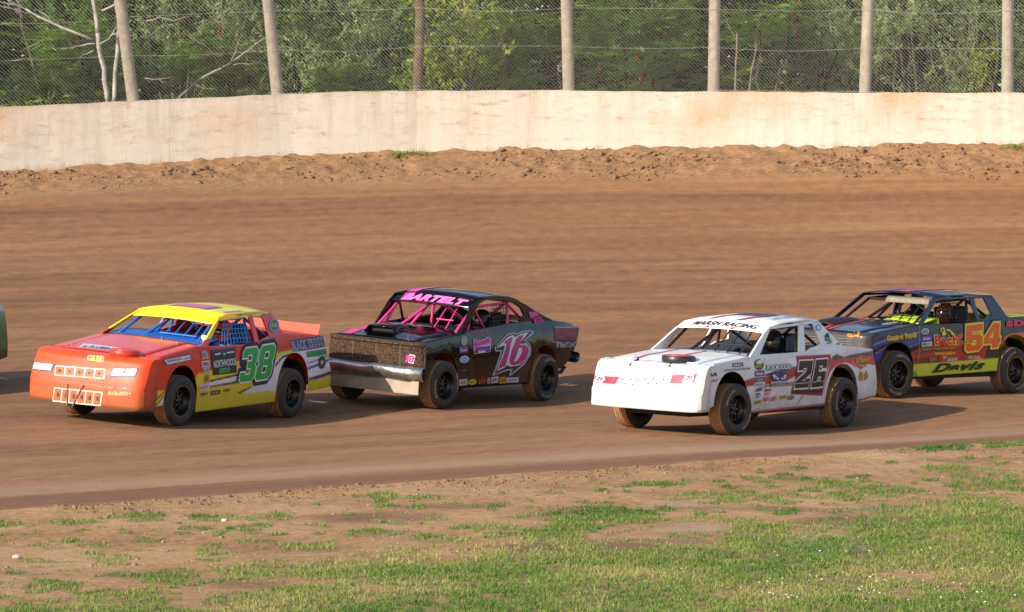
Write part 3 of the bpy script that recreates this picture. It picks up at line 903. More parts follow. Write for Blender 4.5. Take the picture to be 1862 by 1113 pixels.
def driver(car, suit, helm, glove, label):
    y = .33
    P = [((-.30, y, .50), (.15, .12)), ((-.37, y, .72), (.16, .12)), ((-.42, y, .92), (.17, .12)), ((-.42, y, 1.03), .065), ((-.39, y, 1.12), .085)]
    E_ = [(0, 1), (1, 2), (2, 3), (3, 4)]
    for s in (1, -1):
        b = len(P)
        P += [((-.41, y + .18 * s, .97), .075), ((-.20, y + .26 * s, .82), .052), ((.08, y + .17 * s, .955), .036), ((-.24, y + .10 * s, .50), .10), ((.20, y + .12 * s, .62), .072), ((.62, y + .10 * s, .42), .05), ((.72, y + .10 * s, .46), .04)]
        E_ += [(2, b), (b, b + 1), (b + 1, b + 2), (0, b + 3), (b + 3, b + 4), (b + 4, b + 5), (b + 5, b + 6)]
    o = skin_body("person", P, E_, paint('suit_' + suit, suit, .8, 0, .3, 0), car.mw)
    tag(o, label, "person", "drivers strapped in the race cars")
    hb = MB()
    prof = [(.001, .165), (.06, .155), (.105, .12), (.132, .06), (.138, 0), (.130, -.05), (.112, -.10), (.100, -.125), (.001, -.12)]
    hb.lathe_z(prof, (0, 0, 0), 24)
    hb.v = [(p[0] * 1.1 + (.02 if p[2] < -.02 else 0), p[1] * .95, p[2]) for p in hb.v]
    h = hb.build("helmet", paint('helmet_' + helm, helm, .25, 0, .1, .6, zlo=-9, zhi=-8), o, True, Matrix.Translation((-.36, y, 1.16)))
    vb = MB(); R_ = []
    for b in np.linspace(-.03, .055, 5):
        rr = .1415 - (max(b, 0) ** 2) * 4
        R_.append([(rr * 1.1 * math.cos(a) + .002, rr * .95 * math.sin(a), b) for a in np.linspace(-1.1, 1.1, 15)])
    vb.grid(R_); vb.build("visor", paint('visor_dark', '#0b0c10', .12, .2, 0, .6), h, True)
    for s in (1, -1):                                     # gloved hands closed on the wheel rim
        gb = MB(); c0 = Vector((.09, y + .165 * s, .96))
        gb.tube([c0 + Vector((-.03, 0, -.01)), c0 + Vector((.01, 0, 0)), c0 + Vector((.055, -.01 * s, .01))], [.034, .042, .036], 10)
        for k in range(4):
            a = c0 + Vector((.06, (-.01 + .0) * s, .035 - .022 * k)); l = (.9, 1, .95, .75)[k]
            gb.tube([a, a + Vector((.035 * l, .012 * s, .004)), a + Vector((.045 * l, .04 * s, 0)), a + Vector((.012, .05 * s, -.004))], [.0125, .012, .011, .009], 7)
        gb.tube([c0 + Vector((.0, .03 * s, .02)), c0 + Vector((.035, .045 * s, .035)), c0 + Vector((.06, .045 * s, .03))], [.014, .013, .010], 7)
        gb.build("glove", flat(glove, .8), o, True)
    return o

def common(car):
    """frame, cage, seat, wheels and the rest below the skin"""
    s, r = car.s, car.root
    cage = paint('cage_' + s['cage'], s['cage'], .35, .1, .25, .3)
    W0 = car.W0
    mb = MB()                                                             # chassis
    mb.box(-2.05, 1.95, -.50, .50, .24, .36); mb.box(-1.0, .95, -W0 + .06, W0 - .06, .26, .33)
    mb.box(.90, .93, -W0 + .05, W0 - .05, .30, s['zbelt'] - .06)
    mb.box(-.98, -.95, -W0 + .05, W0 - .05, .30, s['zbelt'] - .10)
    mb.build("chassis_floor", DARK, r)
    for sx in (1, -1):
        ab = MB(); ab.tube([(sx * WB / 2, -.70, .34), (sx * WB / 2, .70, .34)], .045, 10)
        if sx < 0: ab.lathe_z([(.001, .13), (.10, .10), (.13, 0), (.10, -.10), (.001, -.13)], (sx * WB / 2, 0, .36), 12)
        ab.build("axle", DARK, r)
    eb = MB()                                                             # engine block under the hood
    eb.box(1.05, 1.75, -.26, .26, .36, .74); eb.box(1.0, 1.8, -.36, -.27, .5, .68); eb.box(1.0, 1.8, .27, .36, .5, .68); eb.tube([(1.85, 0, .6), (1.9, 0, .6)], .2, 14)
    eb.build("engine", DARK, r, bevel=.02)
    for sg in (1, -1):                                                    # inner wheel tubs
        for sx in (1.37, -1.37):
            tb = MB(); R_ = []
            for a in np.linspace(0, math.pi, 13):
                R_.append([(sx + .44 * math.cos(a), sg * yy, .36 + .46 * math.sin(a)) for yy in (.50, W0 - .05)])
            tb.grid(R_); tb.build("wheel_tub", paint('tub_' + s.get('tub', '#0c0c0e'), s.get('tub', '#0c0c0e'), .7, 0, .4, 0), r, True)
    zr = s['zroof']; wr = s['wr'] - .07; xr0, xr1 = s['cagex']
    zb_ = s['zbelt']
    t = MB(); R = .022
    t.tube([(xr1, -.66, .32), (xr1, -.66, .95), (xr1 + .0, -wr, zr - .06), (xr1, -wr + .08, zr - .01), (xr1, wr - .08, zr - .01), (xr1, wr, zr - .06), (xr1, .66, .95), (xr1, .66, .32)], R)
    for sg in (1, -1):
        t.tube([(.84, sg * .64, .32), (.84, sg * .66, zb_ - .04), (xr0, sg * wr, zr - .085), (xr1, sg * wr, zr - .04)], R)
        t.tube([(xr1, sg * wr, zr - .06), (-1.45, sg * .55, zb_ - .12), (-1.75, sg * .5, .5)], R)
        for zz in (.50, .68, .86): t.tube([(.84, sg * .65, zz), (.3, sg * (W0 - .07), zz), (-.2, sg * (W0 - .07), zz), (xr1, sg * .66, zz)], R * .9)
    t.tube([(xr0, -wr, zr - .085), (xr0, wr, zr - .085)], R)
    t.tube([(xr1, -.6, .45), (xr1, wr - .05, zr - .06)], R)
    t.tube([(.84, -.66, zb_ - .06), (.84, .66, zb_ - .06)], R)
    t.tube([(.86, -.30, zb_ - .05), (xr0 + .02, -.10, zr - .09)], R); t.tube([(.60, -.28, zb_ - .05), (xr0 + .01, -.12, zr - .09)], R * .9)
    t.build("roll_cage", cage, r, True, angle=60)
    sb = MB()
    for y in s['bars']:
        sb.tube([(.80, y, zb_ - .03), (xr0 + .03, y * .86, zr - .095)], .011, 6)
    sb.tube([(.66, s['bars'][0] - .04, zb_ + .10), (.66, s['bars'][-1] + .04, zb_ + .10)], .010, 6)
    sb.build("windshield_bars", cage, r)
    # seat
    q = MB(); y = .33
    q.box(-.52, -.02, y - .21, y + .21, .40, .47); q.prism([(-.50, y - .22, .46), (-.42, y - .22, .46), (-.52, y - .22, 1.02), (-.60, y - .22, 1.02)], (0, .44, 0))
    for sg in (1, -1):
        q.prism([(-.54, y + sg * .23, .60), (-.30, y + sg * .23, .60), (-.36, y + sg * .23, .96), (-.58, y + sg * .23, .96)], (0, sg * .03, 0))
        q.prism([(-.56, y + sg * .17, 1.03), (-.34, y + sg * .19, 1.05), (-.34, y + sg * .19, 1.25), (-.60, y + sg * .17, 1.27)], (0, sg * .025, 0))
    q.prism([(-.60, y - .17, 1.0), (-.57, y - .17, 1.0), (-.59, y - .17, 1.28), (-.62, y - .17, 1.28)], (0, .34, 0))
    q.build("seat", paint('seat_' + s['seat'], s['seat'], .6, 0, .15, 0), r, bevel=.012)
    st = MB(); c0 = Vector((.16, y, .95)); ax = Vector((-.94, 0, .34)); up = Vector((.34, 0, .94))
    pts = [c0 + (Vector((0, 1, 0)) * math.cos(a) + up * math.sin(a)) * .17 for a in np.linspace(0, 2 * math.pi, 25)]
    st.tube(pts, .014, 8, 0, False); st.tube([c0, c0 - ax * .55], .018, 8)
    for k in range(3):
        a = math.radians(90 + 120 * k); st.tube([c0, c0 + (Vector((0, 1, 0)) * math.cos(a) + up * math.sin(a)) * .165], .010, 6)
    st.build("steering_wheel", BLACK, r, True)
    # rear clip: bumper bar
    if s.get('rearbar', True):
        rb = MB(); xb = s['xr'] - .02
        rb.tube([(xb + .2, .55, .42), (xb - .05, .55, .42), (xb - .07, .45, .42), (xb - .07, -.45, .42), (xb - .05, -.55, .42), (xb + .2, -.55, .42)], .026)
        rb.tube([(xb + .2, .55, .62), (xb - .05, .55, .62), (xb - .07, .45, .62), (xb - .07, -.45, .62), (xb - .05, -.55, .62), (xb + .2, -.55, .62)], .026)
        for yy in (.52, -.52, .2, -.2): rb.tube([(xb - .065, yy, .42), (xb - .065, yy, .62)], .02)
        rb.build("rear_bumper_bar", BLACK, r, True)
    # wheels
    for i, (sx, sy) in enumerate(((1, 1), (-1, 1), (1, -1), (-1, -1))):
        make_wheel(car, (sx * WB / 2, sy * .878, RT), sy > 0, s.get('ring', '#101014'), s.get('tyreletters', False) and sy > 0, s.get('steer', 0) if sx > 0 else 0)

def nose_piece(car, mat):
    s = car.s; mb = MB(); P = []
    pr = s['nose']
    zs = []
    for i in range(len(pr) - 1):
        k = 5
        for j in range(k): zs.append((pr[i][0] + (pr[i + 1][0] - pr[i][0]) * j / k, pr[i][1] + (pr[i + 1][1] - pr[i][1]) * j / k))
    zs.append(pr[-1])
    qs = [0, .15, .3, .45, .6, .7, .8, .85, .9, .93, .96, .98, 1.0]
    for (xf, z) in zs:
        half = [(max(xf - np.interp(q, NQ, ND), s['xf']), q * s['wn']) for q in qs]
        wt = float(car.W(s['xf'], z))
        half.append((max((half[-1][0] + s['xf']) / 2, s['xf']), (s['wn'] * .5 + wt * .5))); half.append((s['xf'] - .002, wt + .003))
        row = [(x, -y, z) for x, y in half[::-1]] + [(x, y, z) for x, y in half[1:]]
        dz = lambda x, y: (vnoise(np.array(y * 2.5 + 9), np.array(z * 3.0), 5) - .5) * s.get('nosedent', .02)
        row = [(x + float(dz(x, y)), y, z) for x, y, z in row]
        P.append(row)
    mb.grid(P)
    o = mb.build("nose", mat, car.root, True, solid=.008, angle=38)
    return o

def hood_piece(car, mat, fmat):
    s = car.s; x0, x1 = s['nose'][0][0] - .0, s['cowl']
    xs = np.linspace(x0, x1, 14); hw = .64
    P = []
    cr = s.get('crown', .035)
    def hz(x, y): return float(car.zt(min(x, s['xf']))) + (.0 if x < s['xf'] else (s['nose'][0][1] - float(car.zt(s['xf']))) * (x - s['xf']) / max(x0 - s['xf'], .01)) + cr * (1 - min(1, abs(y) / (car.W0)) ** 2.2) * min(1, (x0 - x) / .35 + .15)
    car.hz = hz
    for x in xs: P.append([(x, y, hz(x, y) + .008) for y in np.linspace(-hw, hw, 15)])
    mb = MB(); mb.grid(P); hood = mb.build("hood", mat, car.root, True, solid=.01)
    for sg in (1, -1):
        P = []
        for x in np.linspace(min(x0, s['xf'] + .01), x1, 14):
            wt = float(car.W(min(x, s['xf']), float(car.zt(x))))
            P.append([(x, sg * (hw - .03 + (wt - .004 - hw + .03) * k / 4), hz(x, hw - .03 + (wt - .004 - hw + .03) * k / 4) - (0 if k < 4 else .003)) for k in range(5)])
        mb = MB(); mb.grid(P); mb.build("fender_top", fmat, car.root, True, solid=.008)
    return hood

def roof_piece(car, mat, vmat=None):
    s = car.s; pr = s['roof']
    P = []
    for (x, z, w) in pr:
        P.append([(x, y * w, z + s.get('rcrown', .05) * (1 - abs(y) ** 2.4)) for y in np.linspace(-1, 1, 21)])
    mb = MB(); mb.grid(P); o = mb.build("roof", mat, car.root, True, solid=.016)
    if vmat:
        (xa, za, wa), (xb, zb_, wb) = s['visor']
        P = []
        for k in range(6):
            q = k / 5; x = xa + (xb - xa) * q; z = za + (zb_ - za) * q; w = wa + (wb - wa) * q
            P.append([(x - .05 * abs(y) ** 2, y * w, z + s.get('rcrown', .05) * (1 - abs(y) ** 2.4) * (1 - q * .45)) for y in np.linspace(-1, 1, 21)])
        mb = MB(); mb.grid(P); car.visor = mb.build("windshield_banner", vmat, car.root, True, solid=.010)
        def vmap(off):
            def f(a, b):                     # a = -1..1 across, b = 0 bottom .. 1 top
                q = 1 - b; x = xa + (xb - xa) * q; z = za + (zb_ - za) * q; w = wa + (wb - wa) * q
                return (x - .05 * abs(a) ** 2 + off, a * w, z + s.get('rcrown', .05) * (1 - abs(a) ** 2.4) * (1 - q * .45) + off * .8)
            return f
        car.vmap = vmap
    def rmap(off):
        xs_ = [-p[0] for p in pr]
        def f(a, b):                          # a = x, b = y in metres
            w = float(np.interp(-a, xs_, [p[2] for p in pr])); z = float(np.interp(-a, xs_, [p[1] for p in pr]))
            return (a, b, z + s.get('rcrown', .05) * (1 - min(abs(b) / w, 1) ** 2.4) + .010 + off)
        return f
    car.rmap = rmap
    return o

def tail_piece(car, mat, dmat, spoiler=None):
    s = car.s; x1 = s['xr'] + s.get('rake', 0)
    xd = s['deckx']
    P = []
    for x in np.linspace(xd, x1, 8):
        z = float(car.zt(x)); w = float(car.W(x, z)) - .005
        P.append([(x, y * w, z - .004 + .02 * (1 - abs(y) ** 2)) for y in np.linspace(-1, 1, 9)])
    mb = MB(); mb.grid(P); mb.build("rear_deck", dmat, car.root, True, solid=.008)
    zt, zb_ = float(car.zt(s['xr'])), float(car.zb(s['xr']))
    P = []
    for z in np.linspace(zt, zb_, 7):
        x = s['xr'] + s.get('rake', 0) * np.clip((z - s.get('rakez', .6)) / .5, 0, 1)
        w = float(car.W(x, z)) - .002
        P.append([(x, y * w, z) for y in np.linspace(-1, 1, 5)])
    mb = MB(); mb.grid(P); tp = mb.build("tail_panel", mat, car.root, solid=.008)
    if spoiler:
        col, hgt, xo = spoiler
        z = zt; w = float(car.W(x1, z)) - .02
        mb = MB(); mb.prism([(x1 + xo, w, z + .005), (x1 + xo + .006, w, z + .005), (x1 + xo - .05, w, z + hgt), (x1 + xo - .056, w, z + hgt)], (0, -2 * w, 0))
        mb.build("spoiler", flat(col, .35), car.root)
    return tp

def S_(car, z, pts): return [tuple(car.side(z, p)) for p in pts]
def scoop(car, z, p, r, h, cols, flatten=1.0):
    u, v = zp(z, p); q = car._hit(u, v, car.Z, .99); q = car._hit(u, v, car.Z, car.hz(q[0], q[1]) + .03)
    x, y = q[0], q[1]; z0 = car.hz(x, y)
    mb = MB(); mb.lathe_z([(r * .92, -.03), (r, .01), (r, h * .75), (r * .95, h), (r * .80, h + .004)], (x, y, z0), 28)
    mb.v = [(x + (a[0] - x) * flatten, a[1], a[2]) for a in mb.v]
    o = mb.build("air_cleaner", paint('scoop_' + cols[0], cols[0], .4, 0, .25, .1), car.hood, True, angle=40)
    mb = MB(); mb.lathe_z([(r * .82, h - .004), (r * .80, h + .010), (r * .5, h + .014), (.001, h + .014)], (x, y, z0), 28)
    mb.v = [(x + (a[0] - x) * flatten, a[1], a[2]) for a in mb.v]
    mb.build("air_cleaner_lid", paint('scoop_' + cols[1], cols[1], .4, 0, .2, .1), o, True, angle=40)
def hood_pins(car, pts):
    for (x, y) in pts:
        mb = MB(); z0 = car.hz(x, y); mb.tube([(x, y, z0 - .01), (x, y, z0 + .055)], .005, 6); mb.tube([(x, y, z0 + .012), (x, y, z0 + .016)], .02, 10)
        mb.build("hood_pin", NUT, car.hood)
def net(car, col, pts, nu, nv, wd=.012):
    """window net: webbing grid across a quad of (x,z) on the door opening"""
    (a, b, c_, d) = [np.array(p) for p in pts]      # bottom front, bottom rear, top rear, top front
    mb = MB()
    def P(s, t):
        q = (a * (1 - s) + b * s) * (1 - t) + (d * (1 - s) + c_ * s) * t
        return (q[0], car.gy(q[1]) - .05 - .02 * math.sin(math.pi * s) * math.sin(math.pi * t), q[1])
    for i in range(nu + 1):
        s = i / nu; mb.grid([[P(max(0, s - wd), k / 8), P(min(1, s + wd), k / 8)] for k in range(9)])
    for j in range(nv + 1):
        t = j / nv; mb.grid([[tuple(np.array(P(k / 8, max(0, t - wd * 1.6))) + (0, .004, 0)), tuple(np.array(P(k / 8, min(1, t + wd * 1.6))) + (0, .004, 0))] for k in range(9)])
    mb.build("window_net", flat(col, .8), car.root, solid=.003)
def dash(car, mat, x0, x1, z1, ys=(-1, 1)):
    z0 = float(car.zt(car.s['cowl'])) + car.s.get('crown', .035) * .6
    w = float(car.W(x0, 1.0)) - .06
    P = []
    for q in np.linspace(0, 1, 5):
        x = x0 + (x1 - x0) * q; z = z0 + (z1 - z0) * q
        P.append([(x, y * w, z - .03 * abs(y) ** 2 - .004) for y in np.linspace(ys[0], ys[1], 11)])
    mb = MB(); mb.grid(P); mb.grid([[(x1, y * w, z1 - .03 * abs(y) ** 2 - .004), (x1 - .02, y * w, z1 - .22)] for y in np.linspace(ys[0], ys[1], 11)])
    return mb.build("dashboard", mat, car.root, True, solid=.008, angle=50)
def car_base(key, spec, label, liv, side_dirt=.35, side_rough=.3, nose_mat=None, hood_mat=None, roof_mat=None, visor_mat=None, tail_mat=None, house_mat=None, spoiler=None, coat=.35):
    car = Car(key, spec)
    tag(car.root, label, "race car", "stock cars racing on the clay track")
    sm = paint('livery_' + key, None, side_rough, 0, side_dirt, coat, spec.get('gloss', .5), attr='livery', zlo=.2, zhi=.75)
    L = liv(car)
    car.left_panel = side_panel(car, 1, L, sm)
    car.right_panel = side_panel(car, -1, L, sm, .03)
    car.nose = nose_piece(car, nose_mat)
    car.hood = hood_piece(car, hood_mat, spec.get('fender_mat', hood_mat))
    car.roof = roof_piece(car, roof_mat, visor_mat)
    tail_piece(car, tail_mat or hood_mat, tail_mat or hood_mat, spoiler)
    common(car)
    return car
def number2(car, where, z, glyphs, quads, cols, outl):
    """block number: quads = [(BL,BR,TL)] per digit; outl = [(bold, colour)] from the back"""
    for k, (b, c) in enumerate(outl):
        for g, (BL, BR, TL) in zip(glyphs, quads):
            put(car, where, "number_outline", GLY[g], z, BL, BR, TL, c, 2 + k * 1.0 + .2 * glyphs.index(g), b)
    for g, (BL, BR, TL) in zip(glyphs, quads):
        put(car, where, "number", GLY[g], z, BL, BR, TL, cols, 6)

# ================= car 38: orange, yellow roof
YEL, ORG, NAVY, WHT, GRN = '#e8d020', '#ee4a1e', '#16234f', '#e6e2ee', '#18a63c'
RED38 = '#dd2c14'
def liv38(c):
    z = 'a1'
    return [
        (S_(c, 'z2', [(440, 690), (470, 640), (590, 610), (770, 545), (1090, 465), (1195, 445), (1300, 470), (1300, 1000), (400, 1000)]), YEL),
        (S_(c, 'z2', [(1085, 468), (1195, 448), (1195, 456), (1088, 477)]), NAVY),
        (S_(c, 'z2', [(1000, 590), (1085, 530), (1140, 485), (1240, 470), (1480, 425), (1560, 640), (1330, 700), (1300, 1000), (1060, 720), (980, 740)]), WHT),
        (S_(c, 'z2', [(1075, 560), (1130, 500), (1200, 478), (1200, 492), (1130, 520), (1075, 590)]), NAVY),
        (S_(c, 'z2', [(1320, 590), (1505, 515), (1512, 528), (1325, 612)]), '#2348a0'),
        (S_(c, 'z2', [(1320, 555), (1490, 492), (1492, 500), (1325, 566)]), '#5a5f86'),
        (S_(c, 'z2', [(1330, 672), (1540, 606), (1540, 634), (1335, 700)]), NAVY),
        (S_(c, 'z2', [(1300, 705), (1560, 630), (1560, 800), (1300, 800)]), YEL),
        (S_(c, 'z2', [(545, 695), (780, 640), (790, 655), (545, 712)]), '#20301c'),
        (S_(c, 'z2', [(545, 712), (790, 655), (800, 690), (545, 742)]), WHT),
        (S_(c, 'z2', [(545, 742), (800, 690), (800, 712), (545, 752)]), NAVY),
        (S_(c, 'z2', [(780, 795), (900, 740), (1060, 690), (1090, 680), (1090, 768), (850, 792)]), WHT),
        (S_(c, 'z2', [(770, 790), (870, 745), (900, 742), (800, 796)]), '#20301c'),
        (S_(c, 'z2', [(60, 785), (230, 768), (215, 940), (60, 940)]), YEL),
        (S_(c, 'z2', [(130, 910), (215, 800), (230, 800), (215, 920)]), WHT),
        (S_(c, 'z2', [(95, 880), (215, 770), (222, 775), (100, 892)]), '#1c1c1c'),
        (S_(c, 'z2', [(120, 915), (215, 795), (222, 800), (130, 915)]), '#1c1c1c'),
        (S_(c, 'z2', [(548, 440), (553, 440), (556, 560), (551, 560)]), '#7c1a10'),
    ]
sp38 = dict(W=.87, tum=.035, xf=1.95, xr=-2.45, rake=.38, base=RED38, dent=.014,
    top=[(1.95, .925), (.92, 1.06), (.4, 1.045), (-.42, 1.06), (-1.1, 1.15), (-1.6, 1.135), (-2.45, 1.11)],
    bot=[(1.95, .28), (1.79, .30), (1.0, .175), (-.96, .24), (-1.78, .36), (-2.45, .39)],
    arch=[(1.385, .40, .30, .815), (-1.37, .415, .36, .90)],
    nose=[(2.06, .932), (2.28, .908), (2.34, .862), (2.40, .74), (2.455, .57), (2.47, .53), (2.455, .25)], wn=.905, nosedent=.03,
    zbelt=1.05, zroof=1.43, wr=.635, cowl=.93, cagex=(.25, -.50), cage='#1c6fc4', seat='#123a7a', bars=[.03, .19, .36, .53],
    roof=[(.27, 1.40, .635), (0, 1.425, .635), (-.5, 1.445, .63), (-.85, 1.445, .62), (-1.06, 1.43, .60)], visor=((.27, 1.40, .635), (.435, 1.312, .652)),
    deckx=-1.20, ring='#8a7a30', steer=-3, tub='#08080a')
O_M = paint('orange_nose', '#ee4614', .42, 0, .75, .15, .5, zlo=.25, zhi=.72, spread=.30, bumpy=.12, mud=lin('#76562f'))
R_M = paint('red_hood', '#e23c1c', .28, 0, .12, .5)
Y_M = paint('yellow_roof', '#f0d21a', .38, 0, .08, .3)
c38 = car_base('38', sp38, "orange and red stock car number 38 with a yellow roof", liv38, .30, .3, O_M, R_M, Y_M, Y_M, flat(ORG, .35), spoiler=('#e63c10', .15, .03))
c38.cabin = greenhouse(c38, [("door_pillar", [[(-.41, 1.05), (-.50, 1.05), (-.59, 1.425), (-.49, 1.425)]]), ("windshield_pillar_base", [[(.95, 1.045), (.80, 1.035), (.63, 1.135), (.76, 1.135)]]),
    ("window_sill", [[(-.50, 1.05), (-1.20, 1.12), (-1.20, 1.155), (-.82, 1.14), (-.52, 1.085)]]), ("rear_pillar", [[(-.81, 1.43), (-1.06, 1.44), (-1.20, 1.15), (-.82, 1.13)]])], paint('red_pillar', '#dd3018', .3, 0, .1, .4))
greenhouse(c38, [("windshield_pillar", [[(.76, 1.137), (.63, 1.137), (.32, 1.33), (.26, 1.40), (.43, 1.315)]]), ("roof_rail", [[(.27, 1.40), (-1.0, 1.447), (-1.0, 1.415), (.27, 1.362)]])], Y_M)
dash(c38, paint('blue_dash', '#1a66c0', .4, .2, .12, .2), .90, .42, 1.165)
mb = MB(); mb.lathe_z([(.001, .055), (.04, .048), (.066, .02), (.066, -.02), (.04, -.048), (.001, -.055)], (0, 0, 0), 16); mb.tube([(0, 0, -.05), (.03, 0, -.12)], .012, 6)
mb.v = [(a * .6, b * .9, c) for a, b, c in mb.v]
mb.build("mirror", paint('mirror_white', '#e8e2d6', .4, 0, .1, .2), c38.root, True, Matrix.Translation((.60, .66, 1.125)))
net(c38, '#2f86c8', [(.36, 1.06), (-.38, 1.07), (-.44, 1.37), (.12, 1.36)], 9, 5)
scoop(c38, 'z1', (975, 430), .205, .06, ('#b8301c', '#d83a20'))
hood_pins(c38, [(2.0, .3), (2.0, -.5), (1.0, .25), (.98, -.72), (1.15, .6)])
q = [((515, 970), (700, 945), (585, 525)), ((725, 950), (925, 915), (800, 492))]
number2(c38, 's', 'a1', ['3', '8'], [((515, 970), (705, 945), (590, 530)), ((720, 948), (920, 912), (805, 498))], GRN, [(.16, NAVY), (.115, '#101830'), (.045, '#e8eef0')])
put(c38, 's', "sponsor_panel", [[(0, 0), (1, 0), (.98, 1), (-.02, 1)]], 'a1', (188, 878), (500, 842), (168, 548), '#17201f', 0)
put(c38, 's', "sponsor_panel", RECT, 'a1', (175, 595), (487, 560), (168, 548), '#1d3566', .6)
put(c38, 's', "lettering", "NORTHWOODS", 'a1', (200, 782), (490, 742), (197, 688), '#dfe4ea', 1, .015)
put(c38, 's', "sponsor_panel", RECT, 'a1', (275, 852), (412, 832), (273, 790), '#2fae63', 1)
put(c38, 's', "lettering", strokes(5, 4), 'a1', (290, 838), (400, 822), (289, 806), '#17613a', 2)
put(c38, 's', "lettering", RECT, 'a1', (213, 616), (288, 604), (212, 594), '#cfd6dc', 1.2); put(c38, 's', "lettering", RECT, 'a1', (370, 594), (466, 580), (369, 574), '#cfd6dc', 1.2)
put(c38, 's', "sticker", ELL, 'a1', (300, 632), (368, 624), (300, 552), '#1d5a3a', 1.2); put(c38, 's', "sticker", ELL, 'a1', (325, 612), (345, 609), (325, 588), '#dfe9e0', 2)
put(c38, 's', "sponsor_panel", RECT, 'a1', (1232, 570), (1652, 502), (1190, 425), '#24479c', 1)
put(c38, 's', "lettering", "BLACK BROOK", 'a1', (1238, 556), (1640, 490), (1202, 440), '#e4e6ee', 2, .05)
put(c38, 's', "lettering", "BLACK BROOK", 'a1', (1243, 548), (1635, 485), (1209, 449), '#16181f', 3, .0)
put(c38, 's', "sponsor_panel", RECT, 'a1', (1420, 642), (1672, 602), (1405, 570), '#16261f', 1.4); put(c38, 's', "sponsor_panel", RECT, 'a1', (1422, 632), (1664, 594), (1410, 576), '#2fa862', 2.2)
illegible(c38, 's', 'a1', (1440, 615), (1650, 580), (1436, 592), '#1b4a31', 8, 3, 3)
put(c38, 's', "sticker", ELL, 'a1', (1560, 800), (1655, 785), (1558, 632), '#3a3f45', 1.4); put(c38, 's', "sticker", ELL, 'a1', (1588, 738), (1626, 732), (1587, 682), '#c9b9a0', 2.4)
put(c38, 'h', "sticker", ELL, 'a1', (922, 318), (1058, 308), (915, 145), '#7fa4cf', 0); put(c38, 'h', "sticker", ELL, 'a1', (938, 302), (1044, 294), (932, 162), '#5b6c50', 1); illegible(c38, 'h', 'a1', (948, 252), (1034, 244), (947, 206), '#e3d94a', 4, 2, 2)
put(c38, 's', "sponsor_panel", [[(.05, 0), (.97, .08), (1, 1), (0, .95)]], 'b4', (215, 390), (770, 275), (165, 265), '#2a4f97', 0)
put(c38, 's', "sponsor_panel", [[(.05, 0), (.97, .08), (1, 1), (0, .95)]], 'b4', (235, 370), (750, 268), (195, 272), '#e2e4ea', 1)
illegible(c38, 's', 'b4', (262, 328), (570, 265), (258, 280), '#1a1c22', 9, 8, 2); illegible(c38, 's', 'b4', (590, 270), (745, 240), (587, 225), '#8d93a6', 6, 9, 2)
sticker(c38, 's', 'b4', (960, 255), (1095, 230), (930, 90), '#aab4b6', '#5e6e78', 3, 1, oval=True); sticker(c38, 's', 'b4', (965, 262), (1100, 246), (962, 205), '#c8b24a')
sticker(c38, 's', 'b4', (960, 430), (1130, 405), (945, 300), '#c9b9d8', '#7a3f9a', 4, 5); sticker(c38, 's', 'b4', (1000, 540), (1125, 515), (985, 440), '#b7b8c6', '#2b3f86', 2, 6)
sticker(c38, 's', 'b4', (1010, 745), (1105, 730), (1015, 575), '#b98f3c', '#6b4a20', 3, 7); sticker(c38, 's', 'b4', (905, 905), (1110, 870), (905, 780), '#d6cfd4', '#b02a2c', 4, 8)
put(c38, 's', "lettering", "QA1", 'b4', (930, 1010), (1080, 985), (930, 945), '#1d2230', 1, .05, .2); sticker(c38, 's', 'b4', (1145, 990), (1330, 960), (1145, 905), '#2b2f38', '#b8bfc8', 7, 3); sticker(c38, 's', 'b4', (1400, 930), (1530, 910), (1400, 860), '#a88418', '#7a3412', 4, 4)
sticker(c38, 's', 'b4', (-5, 780), (75, 770), (-5, 585), '#d8d4dc', '#b83a3a', 2, 6, oval=True)
# nose of 38: headlight prints, grille print, small number, tow chain, mud
for (BL, BR, TL) in (((205, 385), (470, 412), (240, 278)), ((1255, 485), (1605, 487), (1300, 362))):
    BL, BR, TL = map(np.array, (BL, BR, TL)); put(c38, 'f', "headlight_print", RECT, 'b7', BL, BR, TL, '#39415c', 0)
    for k in (0, 1):
        a = BL + (BR - BL) * (.05 + .48 * k) + (TL - BL) * .14; put(c38, 'f', "headlight_print", RECT, 'b7', a, a + (BR - BL) * .43, a + (TL - BL) * .76, '#eef0f4', 1); put(c38, 'f', "headlight_print", ELL, 'b7', a + (BR - BL) * .11 + (TL - BL) * .16, a + (BR - BL) * .32 + (TL - BL) * .16, a + (BR - BL) * .11 + (TL - BL) * .56, '#c3c8d2', 2)
def grille38(BL, BR, TL, n):
    BL, BR, TL = map(np.array, (BL, BR, TL)); u, v = BR - BL, TL - BL
    t_ = .022; mu = []
    put(c38, 'f', "grille_print", RECT, 'b7', BL, BR, TL, '#f0e2d2', 0)
    for k in range(n):
        a = BL + u * (t_ * .6 + (1 - t_ * .6) * k / n) + v * .08
        put(c38, 'f', "grille_print", RECT, 'b7', a, a + u * (1 / n - t_), a + v * .84, '#b8552f', 1)
        put(c38, 'f', "nose_vent", ELL, 'b7', a + u * .055 + v * .25, a + u * .115 + v * .25, a + u * .055 + v * .6, '#33241c', 2)
grille38((515, 462), (1190, 512), (530, 330), 5); grille38((490, 815), (1140, 880), (515, 625), 6)
number2(c38, 'f', 'b7', ['3', '8'], [((985, 262), (1070, 268), (985, 200)), ((1085, 270), (1170, 275), (1088, 206))], '#f2d84a', [(.2, '#e6b7c8'), (.1, '#3a2a66')])
illegible(c38, 'f', 'b7', (1240, 730), (1560, 738), (1245, 680), '#e2c79a', 10, 12)
